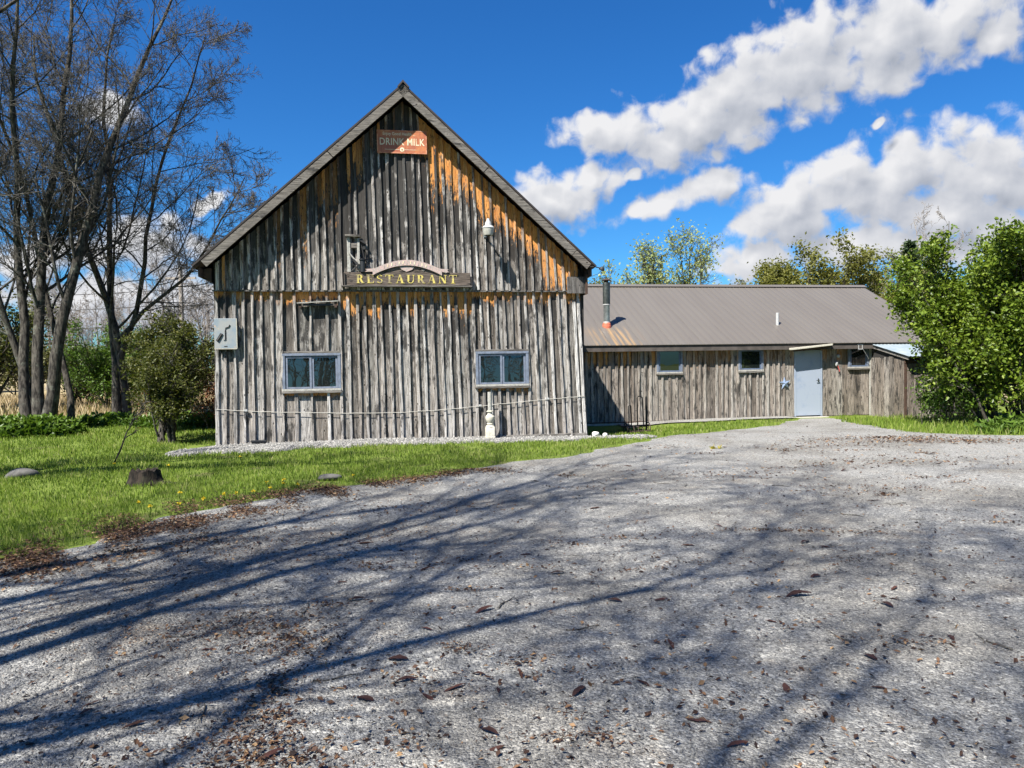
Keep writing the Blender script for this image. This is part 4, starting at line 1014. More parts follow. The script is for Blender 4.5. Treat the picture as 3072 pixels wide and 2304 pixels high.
# metal star beside the wing door
st = empty('metal_star', wl(6.135, -0.03, 0.877), YAW); tag(st, 'faded blue five-pointed metal barn star beside the wing door', 'star')
v = [(0, -0.055, 0)]; f = []
for i in range(10):
    a = R(90 + 36 * i + 6); r = 0.20 if i % 2 == 0 else 0.080
    v.append((r * math.cos(a), 0.0, r * math.sin(a)))
f = [(0, 1 + i, 1 + (i + 1) % 10) for i in range(10)] + [tuple(range(10, 0, -1))]
MB().add(v, f).build('plate', M['starmetal'], st)

# awning rail over the door, small lamp, flood lamp frame
aw = empty('gutter_piece', wl(6.8, -0.30, 1.90), YAW); tag(aw, 'loose pale length of gutter hanging askew over the wing door', 'gutter')
MB().prism([(-0.66, -0.045), (-0.62, -0.05), (0.68, 0.075), (0.70, 0.13), (-0.66, 0.01)], -0.04, 0.04).build('trough', M['creampaint'], aw, bevel=0.006)
MB().prism([(-0.64, -0.03), (0.68, 0.09), (0.66, 0.02), (0.1, -0.05), (-0.5, -0.09)], 0.05, 0.06).build('hanging_panel', M['soffit'], aw)
wl1 = empty('door_lamp', wl(7.86, -0.02, 1.66), YAW); tag(wl1, 'small white round lamp on the wing wall right of the door', 'lamp')
MB().lathe([(0.05, 0.0), (0.05, 0.02), (0.04, 0.05), (0.01, 0.065)], 16).build('globe', M['white'], wl1, True); e_ = LAST[0]; e_.rotation_euler = (R(90), 0, 0)
sk = empty('wall_ornament', wl(7.80, -0.03, 1.42), YAW); tag(sk, 'small white ornament with a red ribbon on the wing wall', 'ornament')
MB().lathe([(0.02, -0.06), (0.05, 0.0), (0.045, 0.05), (0.01, 0.07)], 12).build('body', M['white'], sk, True)
MB().tube([(0.03, -0.01, -0.02), (0.06, -0.01, -0.10), (0.10, -0.01, -0.22)], 0.014, 6).build('ribbon', m_fade('red_ribbon', (0.42, 0.07, 0.06), (0.5, 0.2, 0.2), 0.5, 0.7), sk)
wf = empty('white_bracket_lamp', wl(8.45, -0.24, 1.93), YAW); tag(wf, 'white square bracket with a thin wire over the dark right wing window', 'bracket')
MB().box((-0.07, 0, -0.08), (-0.05, 0.03, 0.07)).box((0.05, 0, -0.08), (0.07, 0.03, 0.07)).box((-0.049, 0, -0.08), (0.049, 0.03, -0.06)).box((-0.11, 0, 0.05), (0.09, 0.03, 0.075)).build('frame', M['white'], wf)
MB().tube([(0.07, 0.01, -0.05), (0.20, 0.05, -0.20), (0.34, 0.1, -0.37)], 0.008, 5).build('wire', M['white'], wf)

dv_ = empty('drain_box', wl(5.55, -0.12, -0.115), YAW); tag(dv_, 'flat dark box at the foot of the wing, left of the star', 'box')
MB().box((-0.19, -0.07, -0.08), (0.19, 0.09, 0.0)).build('box', M['blackplastic'], dv_, bevel=0.008)
MB().box((-0.20, -0.08, 0.002), (0.20, 0.09, 0.018)).build('lid', M['blackplastic'], dv_)
# iron farm implement and the lone post at the foot of the wing
ix, iy = 2.98, 18.4
imp = empty('iron_implement', (ix, iy, float(gz(ix, iy)) + 0.005), YAW); tag(imp, 'old black iron farm implement with upright handles at the foot of the wing', 'implement')
MB().tube([(-0.30, 0.0, 0.20), (0.40, 0.0, 0.22)], 0.022, 6).tube([(-0.32, -0.1, 0.07), (0.42, -0.1, 0.09)], 0.02, 6).build('beam', M['rust'], imp)
MB().tube([(0.12, 0.0, 0.2), (0.12, 0.02, 0.90), (0.15, 0.02, 0.94), (0.22, 0.02, 0.94), (0.25, 0.02, 0.90), (0.28, 0.0, 0.2)], 0.016, 6).build('handle_hoop', M['black'], imp)
MB().tube([(-0.10, 0.02, 0.2), (-0.11, 0.02, 0.70), (-0.07, 0.02, 0.73), (-0.045, 0.02, 0.70), (-0.03, 0.02, 0.2)], 0.013, 6).build('lever', M['black'], imp)
for x in (-0.22, 0.36):
    ring = [(x, -0.1 + 0.15 * math.cos(R(30 * j)), 0.15 + 0.15 * math.sin(R(30 * j))) for j in range(13)]
    mb = MB().tube(ring, 0.014, 6)
    for j in range(4): mb.tube([(x, -0.1, 0.15), (x, -0.1 + 0.15 * math.cos(R(90 * j + 20)), 0.15 + 0.15 * math.sin(R(90 * j + 20)))], 0.008, 5)
    mb.build('wheel', M['rust'], imp)
for j in range(5): MB().tube([(-0.24 + 0.11 * j, -0.1, 0.22), (-0.24 + 0.11 * j, -0.16, 0.12), (-0.22 + 0.11 * j, -0.20, 0.0)], 0.011, 5).build('tine', M['rust'], imp)
ix, iy = 3.33, 18.5
po = empty('rusty_post', (ix, iy, float(gz(ix, iy))), YAW); tag(po, 'dark upright steel post standing in the grass before the wing', 'post')
MB().box((-0.022, -0.006, -0.05), (0.022, 0.006, 0.92)).box((-0.005, -0.03, -0.05), (0.005, -0.0065, 0.92)).build('tee_bar', M['black'], po)
MB().box((-0.034, -0.010, 0.58), (0.034, -0.0068, 0.90)).build('flat_head', M['black'], po)

# pale stones by the barn's right corner
for i, (x, y, s) in enumerate(((1.83, 16.45, 0.085), (2.02, 16.3, 0.06))):
    bm = bmesh.new(); bmesh.ops.create_icosphere(bm, subdivisions=2, radius=s)
    for vt in bm.verts: vt.co *= 1 + 0.22 * math.sin(vt.co.x * 31 + i) * math.cos(vt.co.y * 27 + vt.co.z * 19); vt.co.z *= 0.75
    me = bpy.data.meshes.new('stone'); bm.to_mesh(me); bm.free()
    o = link('stone', me, M['whitestone']); o.location = (x, y, float(gz(x, y)) + s * 0.55)
    tag(o, ['larger pale stone lying against the right front corner of the barn', 'smaller pale stone just in front of the barn corner stone'][i], 'stone')

# dark shingled lean-to glimpsed behind the barn's left side
ls = empty('shingled_annex', bl(-0.55, 6.0, 0), YAW); tag(ls, 'low dark annex with a shingled roof behind the left side of the barn', 'annex')
MB().add([(-0.05, 0, 0), (0.5, 0, 0), (0.5, 3, 0), (-0.05, 3, 0), (-0.05, 0, 1.8), (0.5, 0, 2.2), (0.5, 3, 2.2), (-0.05, 3, 1.8)], [(0, 3, 2, 1), (4, 5, 6, 7), (0, 1, 5, 4), (1, 2, 6, 5), (2, 3, 7, 6), (3, 0, 4, 7)]).build('wall', M['sidewood'], ls)
for i in range(6):
    a, b_ = i / 6, (i + 1) / 6 + 0.03
    V = [(-0.75 + 1.27 * a, -0.2, 1.80 + 1.35 * a + 0.02), (-0.75 + 1.27 * b_, -0.2, 1.80 + 1.35 * b_), (-0.75 + 1.27 * b_, 3.2, 1.80 + 1.35 * b_), (-0.75 + 1.27 * a, 3.2, 1.80 + 1.35 * a + 0.02)]
    MB().add(V + [(x, y, z - 0.03) for x, y, z in V], [(0, 1, 2, 3), (7, 6, 5, 4), (0, 4, 5, 1), (1, 5, 6, 2), (2, 6, 7, 3), (3, 7, 4, 0)]).build('shingle_course', M['shingle'], ls)
MB().box((-0.78, -0.2, 1.68), (-0.72, 3.2, 1.79)).build('fascia', M['black'], ls)

# utility pole with wires
up = empty('utility_pole', (-19.85, 45.0, 0)); tag(up, 'weathered utility pole far behind the left trees', 'utility pole')
MB().tube([(0, 0, -0.3), (0, 0, 7.6)], [0.17, 0.12], 10).build('shaft', M['polewood'], up, True)
MB().box((-0.9, -0.06, 6.9), (0.9, 0.06, 7.02)).build('crossarm', M['polewood'], up)
for i, (z, x) in enumerate(((6.3, -0.1), (5.4, -0.1), (4.3, -0.1))):
    pts = [(x - s * 40, -s * 6, z - 1.6 * 4 * s * (1 - s) * 0.5 + 0.4 * s) for s in np.linspace(0, 1, 24)]
    MB().tube(pts, 0.02, 4).build('wire', M['wire'], up)

# ------------------------------------------------------------------ vegetation
def norm(a): return a / np.maximum(np.linalg.norm(a, axis=-1, keepdims=True), 1e-9)
def grow(r, P0, D, L, R0, R1, n, wig, up_):
    """B branches as polylines of n points"""
    B = len(P0); P = np.zeros((B, n, 3)); P[:, 0] = P0; D = norm(D); Dn = D.copy()
    for i in range(1, n):
        Dn = norm(Dn + r.normal(0, wig, (B, 3)) + np.array([0, 0, up_]))
        P[:, i] = P[:, i - 1] + Dn * (L / (n - 1))[:, None]
    s = np.linspace(0, 1, n)[None, :]
    return P, R0[:, None] * (1 - s) + R1[:, None] * s
def sprout(r, P, Rd, L, m, t0, t1, ang, lr, rr, n, wig, up_, rmin=0.004, grav=0.0):
    B, np_, _ = P.shape
    t = t0 + (t1 - t0) * (np.arange(m)[None, :] + r.uniform(0, 1, (B, m))) / m
    x = t * (np_ - 1); i = np.minimum(x.astype(int), np_ - 2); fr = (x - i)[..., None]
    bi = np.arange(B)[:, None]
    Q = P[bi, i] * (1 - fr) + P[bi, i + 1] * fr
    T = norm(P[bi, i + 1] - P[bi, i]); rad = Rd[bi, i] * (1 - fr[..., 0]) + Rd[bi, i + 1] * fr[..., 0]
    a = norm(np.cross(T, r.normal(0, 1, T.shape)))
    th = np.radians(r.uniform(ang[0], ang[1], (B, m)))[..., None]
    D = T * np.cos(th) + a * np.sin(th) + np.array([0, 0, grav])
    Ln = (L[:, None] * lr * (1.25 - 0.75 * t) * r.uniform(0.65, 1.25, (B, m))).ravel()
    R0 = np.maximum(rad * rr, rmin).ravel()
    P2, R2 = grow(r, Q.reshape(-1, 3), D.reshape(-1, 3), Ln, R0, np.maximum(R0 * 0.35, rmin * 0.6), n, wig, up_)
    return P2, R2, Ln
def tubes(levels, sides):
    Vs, Fs, b = [], [], 0
    for (P, Rd), k in zip(levels, sides):
        B, n, _ = P.shape
        T = np.zeros_like(P); T[:, 1:-1] = P[:, 2:] - P[:, :-2]; T[:, 0] = P[:, 1] - P[:, 0]; T[:, -1] = P[:, -1] - P[:, -2]; T = norm(T)
        ref = np.where(np.abs(T[..., 2:3]) < 0.9, np.array([0, 0, 1.0]), np.array([1.0, 0, 0]))
        A = norm(np.cross(T, ref)); C_ = np.cross(T, A)
        w = np.arange(k) * 2 * np.pi / k
        V = P[:, :, None] + Rd[:, :, None, None] * (A[:, :, None] * np.cos(w)[:, None] + C_[:, :, None] * np.sin(w)[:, None])
        idx = np.arange(B * n * k).reshape(B, n, k) + b
        nx = np.roll(idx, -1, 2)
        F = np.stack([idx[:, :-1], nx[:, :-1], nx[:, 1:], idx[:, 1:]], -1).reshape(-1, 4)
        Vs.append(V.reshape(-1, 3)); Fs.append(F); b += B * n * k
    return np.concatenate(Vs), np.concatenate(Fs)
def leaf_quads(r, C, size, up_bias=0.4, aspect=0.6, var=0.3, dirs=None):
    """one folded rhombus leaf per centre"""
    n = len(C); N = norm(r.normal(0, 1, (n, 3)) + np.array([0, 0, up_bias * 2])); A = norm(np.cross(N, r.normal(0, 1, (n, 3))))
    if dirs is not None: A = norm(dirs + r.normal(0, 0.5, (n, 3))); N = norm(np.cross(A, r.normal(0, 1, (n, 3))))
    Bv = np.cross(N, A); s = size * r.uniform(1 - var, 1 + var, (n, 1))
    V = np.stack([C, C + A * s * 0.5 + Bv * s * aspect * 0.5 + N * s * 0.08, C + A * s, C + A * s * 0.5 - Bv * s * aspect * 0.5 + N * s * 0.08], 1)
    F = np.arange(n * 4).reshape(n, 4)
    return V.reshape(-1, 3), F
def stems_arr(st):
    P0 = np.array([s[0] for s in st], float); D = np.array([s[1] for s in st], float)
    return P0, D, np.array([s[2] for s in st], float), np.array([s[3] for s in st], float)

def bare_tree(name, seed, loc, stems, lab, cat='tree', grp=None, counts=(11, 8, 7, 5), l1=0.42, up_=0.05, twig_r=0.005, l2=0.45, l3=0.5, l4=0.6, ang=(30, 62), wig=0.10, t0=0.22, bark=None, twig=None):
    r = np.random.default_rng(seed); root = empty(name, loc)
    P0, D, L, R0 = stems_arr(stems)
    P, Rd = grow(r, P0, D, L, R0, R0 * 0.18, 14, 0.085, up_ * 0.8); Rd[:, 0] *= 1.25
    a = sprout(r, P, Rd, L, counts[0], t0, 0.99, ang, l1, 0.40, 9, wig, up_, 0.012)
    b_ = sprout(r, a[0], a[1], a[2], counts[1], 0.15, 1.0, (25, 60), l2, 0.55, 7, wig * 1.2, up_ * 0.8, 0.008)
    c = sprout(r, b_[0], b_[1], b_[2], counts[2], 0.12, 1.0, (25, 65), l3, 0.6, 5, wig * 1.3, up_ * 0.6, twig_r * 1.2)
    V, F = tubes([(P, Rd), (a[0], a[1])], [12, 7])
    link('trunk', mesh_np('trunk', V, F, True), bark or M['bark'], root)
    lv = [(b_[0], b_[1]), (c[0], c[1])]; sd_ = [4, 3]
    if counts[3]:
        d = sprout(r, c[0], c[1], c[2], counts[3], 0.15, 1.0, (25, 65), l4, 0.7, 3, wig * 1.4, up_ * 0.5, twig_r); lv.append((d[0], d[1])); sd_.append(3)
    V, F = tubes(lv, sd_)
    link('crown', mesh_np('crown', V, F, True), twig or M['twig'], root)
    tag(root, lab, cat, grp); return root

# big multi-stemmed maple at the left edge
bare_tree('bare_maple', 11, (-12.85, 19.7, -0.05),
          [((0.0, 0, 0), (-0.16, 0.0, 1), 12.5, 0.135), ((0.28, 0.05, 0), (0.02, 0.05, 1), 13.5, 0.15), ((0.50, 0.0, 0), (0.22, -0.05, 1), 13.0, 0.165), ((0.95, 0.35, 0), (0.06, 0.05, 1), 12.0, 0.09), ((0.15, 0.3, 0), (-0.34, 0.2, 1), 10.5, 0.11)],
          'large bare maple with four thick trunks at the left edge of the lawn', counts=(15, 9, 8, 5), l1=0.34, ang=(25, 55))
bare_tree('bare_maple', 23, (-12.0, 22.6, -0.05),
          [((0.0, 0, 0), (-0.08, 0.0, 1), 12.0, 0.125), ((0.25, 0.1, 0), (0.13, 0.0, 1), 12.5, 0.125), ((0.12, 0.0, 1.9), (0.33, -0.08, 0.9), 10.0, 0.08), ((0.2, 0.0, 2.6), (0.60, -0.1, 0.66), 6.8, 0.065)],
          'bare maple forking low between the left maple and the barn, branches spreading toward the roof', counts=(15, 9, 8, 5), l1=0.36, twig_r=0.005, ang=(35, 72), up_=0.04)
# limb entering at the upper left: a tree just outside the frame
bare_tree('bare_maple', 37, (-10.2, 9.6, -0.05),
          [((0, 0, 0), (0.02, 0.0, 1), 11, 0.22), ((0, 0, 2.6), (0.50, 0.05, 0.62), 5.6, 0.095), ((0.1, 0, 3.6), (0.42, 0.1, 0.8), 5.0, 0.07)],
          'bare maple whose limb reaches in at the upper left corner', counts=(8, 7, 6, 4), l1=0.34)
# bare trees behind the camera whose branch shadows lie on the gravel
bare_tree('bare_maple', 41, (-5.95, 0.05, -0.05),
          [((0.35, -0.35, 0), (-0.02, 0.02, 1), 16, 0.115), ((-0.30, 0.45, 0), (0.02, 0.06, 1), 16.5, 0.12), ((0.0, 0.0, 1.0), (0.26, 0.02, 1), 14.5, 0.08), ((0.1, 0.1, 1.6), (-0.2, 0.12, 1), 14.0, 0.075)],
          'bare maple left of the camera throwing long trunk shadows over the gravel', counts=(13, 8, 6, 0), l1=0.36, twig_r=0.0075)
bare_tree('bare_maple', 43, (-9.6, -1.6, -0.05),
          [((0, 0, 0), (0.05, 0.05, 1), 16.5, 0.17), ((0.3, -0.2, 0), (0.22, 0.05, 1), 15.5, 0.13), ((0.0, 0.3, 1.2), (0.1, 0.25, 1), 14.5, 0.11)],
          'bare maple farther left of the camera shading the edge of the lawn', counts=(12, 8, 6, 0), l1=0.40, twig_r=0.0075)
bare_tree('bare_maple', 47, (-1.2, -6.6, -0.05),
          [((0, 0, 0), (0.03, 0.05, 1), 17.5, 0.17), ((0.3, 0.2, 0), (0.18, 0.10, 1), 17, 0.14)],
          'bare maple behind the camera shading the right foreground', counts=(12, 7, 5, 0), l1=0.36, twig_r=0.007)

bare_tree('bare_maple', 49, (-4.7, -3.9, -0.05),
          [((0, 0, 0), (0.02, 0.05, 1), 17, 0.075), ((0.3, 0.2, 0), (0.12, 0.06, 1), 16.5, 0.065), ((0.0, 0.0, 0.8), (-0.06, 0.12, 1), 16, 0.06)],
          'slim bare maple behind the camera shading the lower middle of the gravel', counts=(14, 8, 6, 0), l1=0.34, twig_r=0.0075, t0=0.3)

def leafy(name, seed, loc, stems, lab, mat, cat='tree', grp=None, counts=(9, 6, 5), nleaf=6, size=0.07, l1=0.45, ang=(25, 55), up_=0.06, aspect=0.6, spread=0.10, bark=None, t0=0.25, l2=0.45, l3=0.5, leafpart='crown', upb=0.4, tr=0.006):
    r = np.random.default_rng(seed); root = empty(name, loc)
    P0, D, L, R0 = stems_arr(stems)
    P, Rd = grow(r, P0, D, L, R0, R0 * 0.2, 10, 0.08, up_ * 0.6)
    a = sprout(r, P, Rd, L, counts[0], t0, 1.0, ang, l1, 0.55, 6, 0.11, up_, 0.010)
    b_ = sprout(r, a[0], a[1], a[2], counts[1], 0.2, 1.0, (25, 60), l2, 0.6, 5, 0.13, up_, tr)
    lv = [(P, Rd), (a[0], a[1]), (b_[0], b_[1])]; sd_ = [8, 5, 3]; last = b_
    if counts[2]:
        c = sprout(r, b_[0], b_[1], b_[2], counts[2], 0.2, 1.0, (25, 60), l3, 0.7, 3, 0.15, up_, tr * 0.8); lv.append((c[0], c[1])); sd_.append(3); last = c
    V, F = tubes(lv, sd_)
    link('trunk', mesh_np('trunk', V, F, True), bark or M['bark'], root)
    Pt = last[0]; tip = np.concatenate([Pt[:, -1], Pt[:, -2]]); 
    C = np.repeat(tip, nleaf, 0) + r.normal(0, spread, (len(tip) * nleaf, 3))
    cl = np.repeat(r.uniform(0, 1, len(tip)), nleaf)
    V, F = leaf_quads(r, C, size, upb, aspect)
    rn = np.clip(0.55 * cl + 0.45 * r.uniform(0, 1, len(C)), 0, 1)
    link(leafpart, mesh_np(leafpart, V, F, False, {'rnd': np.repeat(rn, 4)}), mat, root)
    tag(root, lab, cat, grp); return root

# big lilac-like bush on the right
r0 = np.random.default_rng(3)
st = []
for i in range(44):
    a = r0.uniform(0, 6.28); q = r0.uniform(0.1, 1.0)
    st.append(((q * 1.6 * math.cos(a), q * 0.8 * math.sin(a), 0), (q * 0.62 * math.cos(a), q * 0.45 * math.sin(a), 1), r0.uniform(2.6, 4.9) * (1.0 - 0.10 * q), r0.uniform(0.025, 0.05)))
leafy('leafy_bush', 51, (12.6, 17.6, -0.1), st, 'tall bright green bush with many thin stems in front of the right end', M['lilac'], 'bush', counts=(10, 6, 4), nleaf=7, size=0.095, spread=0.115, t0=0.14, l1=0.31, aspect=0.62, up_=0.10)
leafy('leafy_bush', 50, (14.4, 17.9, -0.1), st, 'second bright green bush cut off by the right edge of the picture', M['lilac'], 'bush', counts=(9, 6, 4), nleaf=4, size=0.11, spread=0.09, t0=0.12, l1=0.33, aspect=0.62, up_=0.10)
st = [((r0.uniform(-0.5, 0.5), r0.uniform(-0.4, 0.4), 0), (r0.normal(0, 0.35), r0.normal(0, 0.3), 1), r0.uniform(0.8, 1.2), 0.012) for i in range(12)]
leafy('leafy_bush', 52, (10.35, 18.0, -0.1), st, 'low twiggy green shrub at the left foot of the big right bush', M['broad'], 'shrub', counts=(6, 5, 0), nleaf=5, size=0.07, spread=0.07, t0=0.2)
# olive shrub beside the barn's left corner
st = [((r0.uniform(-0.16, 0.16), r0.uniform(-0.16, 0.16), 0), (r0.normal(0, 0.26), r0.normal(0, 0.26), 1), r0.uniform(1.5, 2.35), r0.uniform(0.02, 0.035)) for i in range(13)]
leafy('olive_shrub', 53, (-7.40, 15.9, -0.02), st, 'dark olive shrub with bundled stems beside the left corner of the barn', M['olive'], 'shrub', counts=(8, 6, 3), nleaf=4, size=0.060, spread=0.06, t0=0.18, l1=0.38)
leafy('olive_shrub', 54, (-8.55, 18.5, -0.02), [(s[0], s[1], s[2] * 1.12, s[3]) for s in st], 'broader olive shrub behind the bundled shrub near the barn', M['olive'], 'shrub', counts=(8, 6, 3), nleaf=4, size=0.075, spread=0.07, t0=0.15, l1=0.45)
st = [((r0.uniform(-0.3, 0.3), r0.uniform(-0.3, 0.3), 0), (r0.normal(0, 0.3), r0.normal(0, 0.3), 1), r0.uniform(1.0, 1.5), 0.015) for i in range(10)]
leafy('red_shrub', 56, (-7.5, 18.9, -0.02), st, 'red-brown shrub close to the left side of the barn', M['redleaf'], 'shrub', counts=(7, 5, 0), nleaf=5, size=0.06, spread=0.07, t0=0.15)
st = [((r0.uniform(-0.5, 0.5), r0.uniform(-0.4, 0.4), 0), (r0.normal(0, 0.30), r0.normal(0, 0.25), 1), r0.uniform(2.0, 3.2), r0.uniform(0.02, 0.04)) for i in range(12)]
leafy('green_shrub', 57, (-14.0, 26.2, -0.02), st, 'tall fresh green shrub behind the forked maple', M['broad'], 'shrub', counts=(8, 6, 3), nleaf=4, size=0.085, spread=0.09, t0=0.12, l1=0.42)
leafy('green_shrub', 58, (-11.9, 26.8, -0.02), st, 'dark green shrub between the forked maple and the olive shrubs', M['olive'], 'shrub', counts=(8, 6, 3), nleaf=4, size=0.09, spread=0.09, t0=0.12, l1=0.42)
# leaning sapling
leafy('sapling', 59, (-6.72, 12.5, 0), [((0, 0, 0), (0.55, 0.25, 1), 1.25, 0.017)], 'thin sapling leaning right, growing in the lawn behind the stump', M['redleaf'], 'sapling', counts=(9, 3, 0), nleaf=1, size=0.035, spread=0.04, t0=0.3, l1=0.3)

# trees beyond the wing
def tall(n, h, sp, rad, s):
    r = np.random.default_rng(s)
    return [((r.normal(0, 0.25), r.normal(0, 0.25), 0), (r.normal(0, sp), r.normal(0, sp), 1), h * r.uniform(0.85, 1.08), rad) for i in range(n)]
leafy('poplar', 61, (7.4, 40, 0), tall(4, 7.8, 0.09, 0.10, 1), 'airy pale green poplar behind the wing roof, nearer the barn', M['poplar'], counts=(15, 7, 4), nleaf=1, size=0.16, spread=0.24, t0=0.2, l1=0.34, ang=(22, 45), tr=0.012)
leafy('poplar', 62, (9.5, 41, 0), tall(3, 7.8, 0.08, 0.10, 2), 'airy pale green poplar behind the wing roof, right of its twin', M['poplar'], counts=(15, 7, 4), nleaf=1, size=0.16, spread=0.24, t0=0.2, l1=0.34, ang=(22, 45), tr=0.012)
leafy('background_shrub', 63, (5.3, 38, 0), tall(6, 5.6, 0.12, 0.06, 3), 'grey green small tree above the stove pipe', M['poplar'], counts=(10, 6, 3), nleaf=1, size=0.15, spread=0.16, t0=0.2, l1=0.3, tr=0.012)
leafy('background_shrub', 64, (3.6, 37, 0), tall(6, 4.9, 0.16, 0.06, 4), 'yellow green bush just right of the barn eave', M['oak'], counts=(9, 6, 3), nleaf=3, size=0.15, spread=0.16, t0=0.2, l1=0.35)
leafy('background_tree', 65, (16.5, 44, 0), tall(5, 6.4, 0.16, 0.12, 5), 'rounded yellow green tree behind the right half of the roof', M['oak'], counts=(10, 7, 5), nleaf=4, size=0.19, spread=0.24, t0=0.2, l1=0.40)
leafy('background_tree', 66, (18.6, 45, 0), tall(4, 7.4, 0.14, 0.14, 6), 'tallest olive tree behind the right half of the roof', M['oak'], counts=(10, 7, 5), nleaf=3, size=0.19, spread=0.24, t0=0.25, l1=0.40)
leafy('background_tree', 67, (20.6, 46, 0), tall(3, 7.0, 0.12, 0.12, 7), 'thin olive tree with open branches right of the tallest one', M['oak'], counts=(10, 7, 5), nleaf=2, size=0.19, spread=0.24, t0=0.25, l1=0.40)
leafy('background_shrub', 68, (13.2, 42, 0), tall(3, 5.6, 0.06, 0.06, 8), 'small lone green treetop peeping over the roof ridge', M['khaki'], counts=(9, 6, 3), nleaf=1, size=0.15, spread=0.12, t0=0.3, l1=0.22, tr=0.012)
bare_tree('far_bare_tree', 69, (22.6, 48, 0), [((0, 0, 0), (0, 0, 1), 8.0, 0.12), ((0.8, 0, 0), (0.05, 0, 1), 7.6, 0.10)], 'grey leafless tree between the olive trees and the conifer', counts=(10, 7, 5, 0), l1=0.3, twig_r=0.014, bark=M['fartwig'], twig=M['fartwig'])
leafy('background_tree', 70, (26.6, 47, 0), tall(6, 7.2, 0.16, 0.10, 10), 'pale khaki tree behind the big right bush', M['khaki'], counts=(9, 7, 4), nleaf=3, size=0.20, spread=0.22, t0=0.2, l1=0.40)
leafy('background_tree', 71, (22.8, 42, 0), tall(7, 5.4, 0.22, 0.08, 11), 'low olive thicket above the sloping end of the roof', M['oak'], counts=(9, 6, 4), nleaf=3, size=0.20, spread=0.22, t0=0.15, l1=0.42)
bare_tree('far_bare_tree', 72, (29.0, 52, 0), [((0, 0, 0), (0, 0, 1), 11.5, 0.12), ((1.2, 0, 0), (0.1, 0, 1), 11.0, 0.10)], 'tall grey leafless tree above the khaki tree', counts=(10, 7, 5, 0), l1=0.3, twig_r=0.014, bark=M['fartwig'], twig=M['fartwig'])
def conifer(name, seed, loc, h, rad, lab):
    r = np.random.default_rng(seed); root = empty(name, loc)
    link('trunk', mesh_np('trunk', *tubes([grow(r, np.zeros((1, 3)), np.array([[0, 0, 1.0]]), np.array([h]), np.array([0.14]), np.array([0.02]), 8, 0.01, 0)], [8])), M['bark'], root)
    n = 220; z = h * (0.12 + 0.88 * r.uniform(0, 1, n) ** 0.9); a = r.uniform(0, 6.28, n); L = rad * (1.02 - z / h) * r.uniform(0.7, 1.15, n) + 0.12
    P0 = np.stack([np.zeros(n), np.zeros(n), z], 1); D = np.stack([np.cos(a), np.sin(a), r.uniform(-0.1, 0.3, n)], 1)
    P, Rd = grow(r, P0, D, L, np.full(n, 0.02), np.full(n, 0.006), 5, 0.08, -0.03)
    link('branches', mesh_np('branches', *tubes([(P, Rd)], [3])), M['bark'], root)
    m = 46; t = r.uniform(0.15, 1, (n, m)); x = t * 4; i = np.minimum(x.astype(int), 3); fr = (x - i)[..., None]; bi = np.arange(n)[:, None]
    C = (P[bi, i] * (1 - fr) + P[bi, i + 1] * fr).reshape(-1, 3) + r.normal(0, 0.06, (n * m, 3))
    V, F = leaf_quads(r, C, 0.22, 0.1, 0.35, dirs=np.repeat(norm(D), m, 0))
    link('crown', mesh_np('crown', V, F, False, {'rnd': np.repeat(r.uniform(0, 1, len(C)), 4)}), M['conifer'], root)
    tag(root, lab, 'tree'); return root
conifer('conifer', 73, (24.6, 46, 0), 8.6, 1.9, 'dark conifer behind the sloping end of the wing roof')
conifer('conifer', 74, (23.9, 49, 0), 7.0, 1.6, 'smaller dark conifer beside the taller one behind the wing')
# low hedge line closing the view behind the wing and to the right
leafy('background_tree', 75, (33.0, 46, 0), tall(7, 6.5, 0.25, 0.08, 12), 'olive thicket hidden mostly by the big right bush', M['oak'], counts=(9, 6, 4), nleaf=3, size=0.22, spread=0.24, t0=0.1, l1=0.45)

# woods beyond the field on the left: trees, then one mass of brush
proto = bare_tree('far_bare_tree', 81, (-37, 58, 0), [((0, 0, 0), (0, 0, 1), 8.5, 0.10), ((0.6, 0.3, 0), (0.08, 0, 1), 8.0, 0.09), ((-0.8, 0, 0), (-0.06, 0, 1), 7.2, 0.08)], 'slender grey leafless tree in the woods beyond the field', 'tree', 'leafless trees beyond the field', counts=(10, 7, 5, 0), l1=0.28, twig_r=0.016, bark=M['fartwig'], twig=M['fartwig'])
rr = np.random.default_rng(8)
for i in range(26):
    c = proto.copy(); COL.objects.link(c); c.location = (-52 + 36 * (i + rr.uniform(0, 1)) / 26, rr.uniform(52, 70), 0); c.rotation_euler = (0, 0, rr.uniform(0, 6.28)); sc = rr.uniform(0.75, 1.15); c.scale = (sc, sc, sc)
    for ch in proto.children:
        d = ch.copy(); COL.objects.link(d); d.parent = c
for i in range(12):
    c = proto.copy(); COL.objects.link(c); c.location = ((-2.4, -15, 0), (-1.2, -20, 0), (11.2, -15, 0), (9.3, -18.5, 0))[i] if i < 4 else (-22 + 40 * (i - 4 + rr.uniform(0, 1)) / 8, rr.uniform(-30, -22), 0); c.rotation_euler = (0, 0, rr.uniform(0, 6.28)); sc = rr.uniform(0.9, 1.3); c.scale = (sc, sc, sc)
    c['label'] = 'slender leafless tree across the road behind the camera'; c['group'] = 'leafless trees across the road'
    for ch in proto.children:
        d = ch.copy(); COL.objects.link(d); d.parent = c
sproto = leafy('field_bush', 82, (-24.5, 44, 0), tall(9, 2.2, 0.35, 0.03, 13), 'rounded dull green bush at the far edge of the field', M['khaki'], 'bush', 'bushes at the edge of the field', counts=(7, 5, 3), nleaf=3, size=0.16, spread=0.14, t0=0.1, l1=0.45)
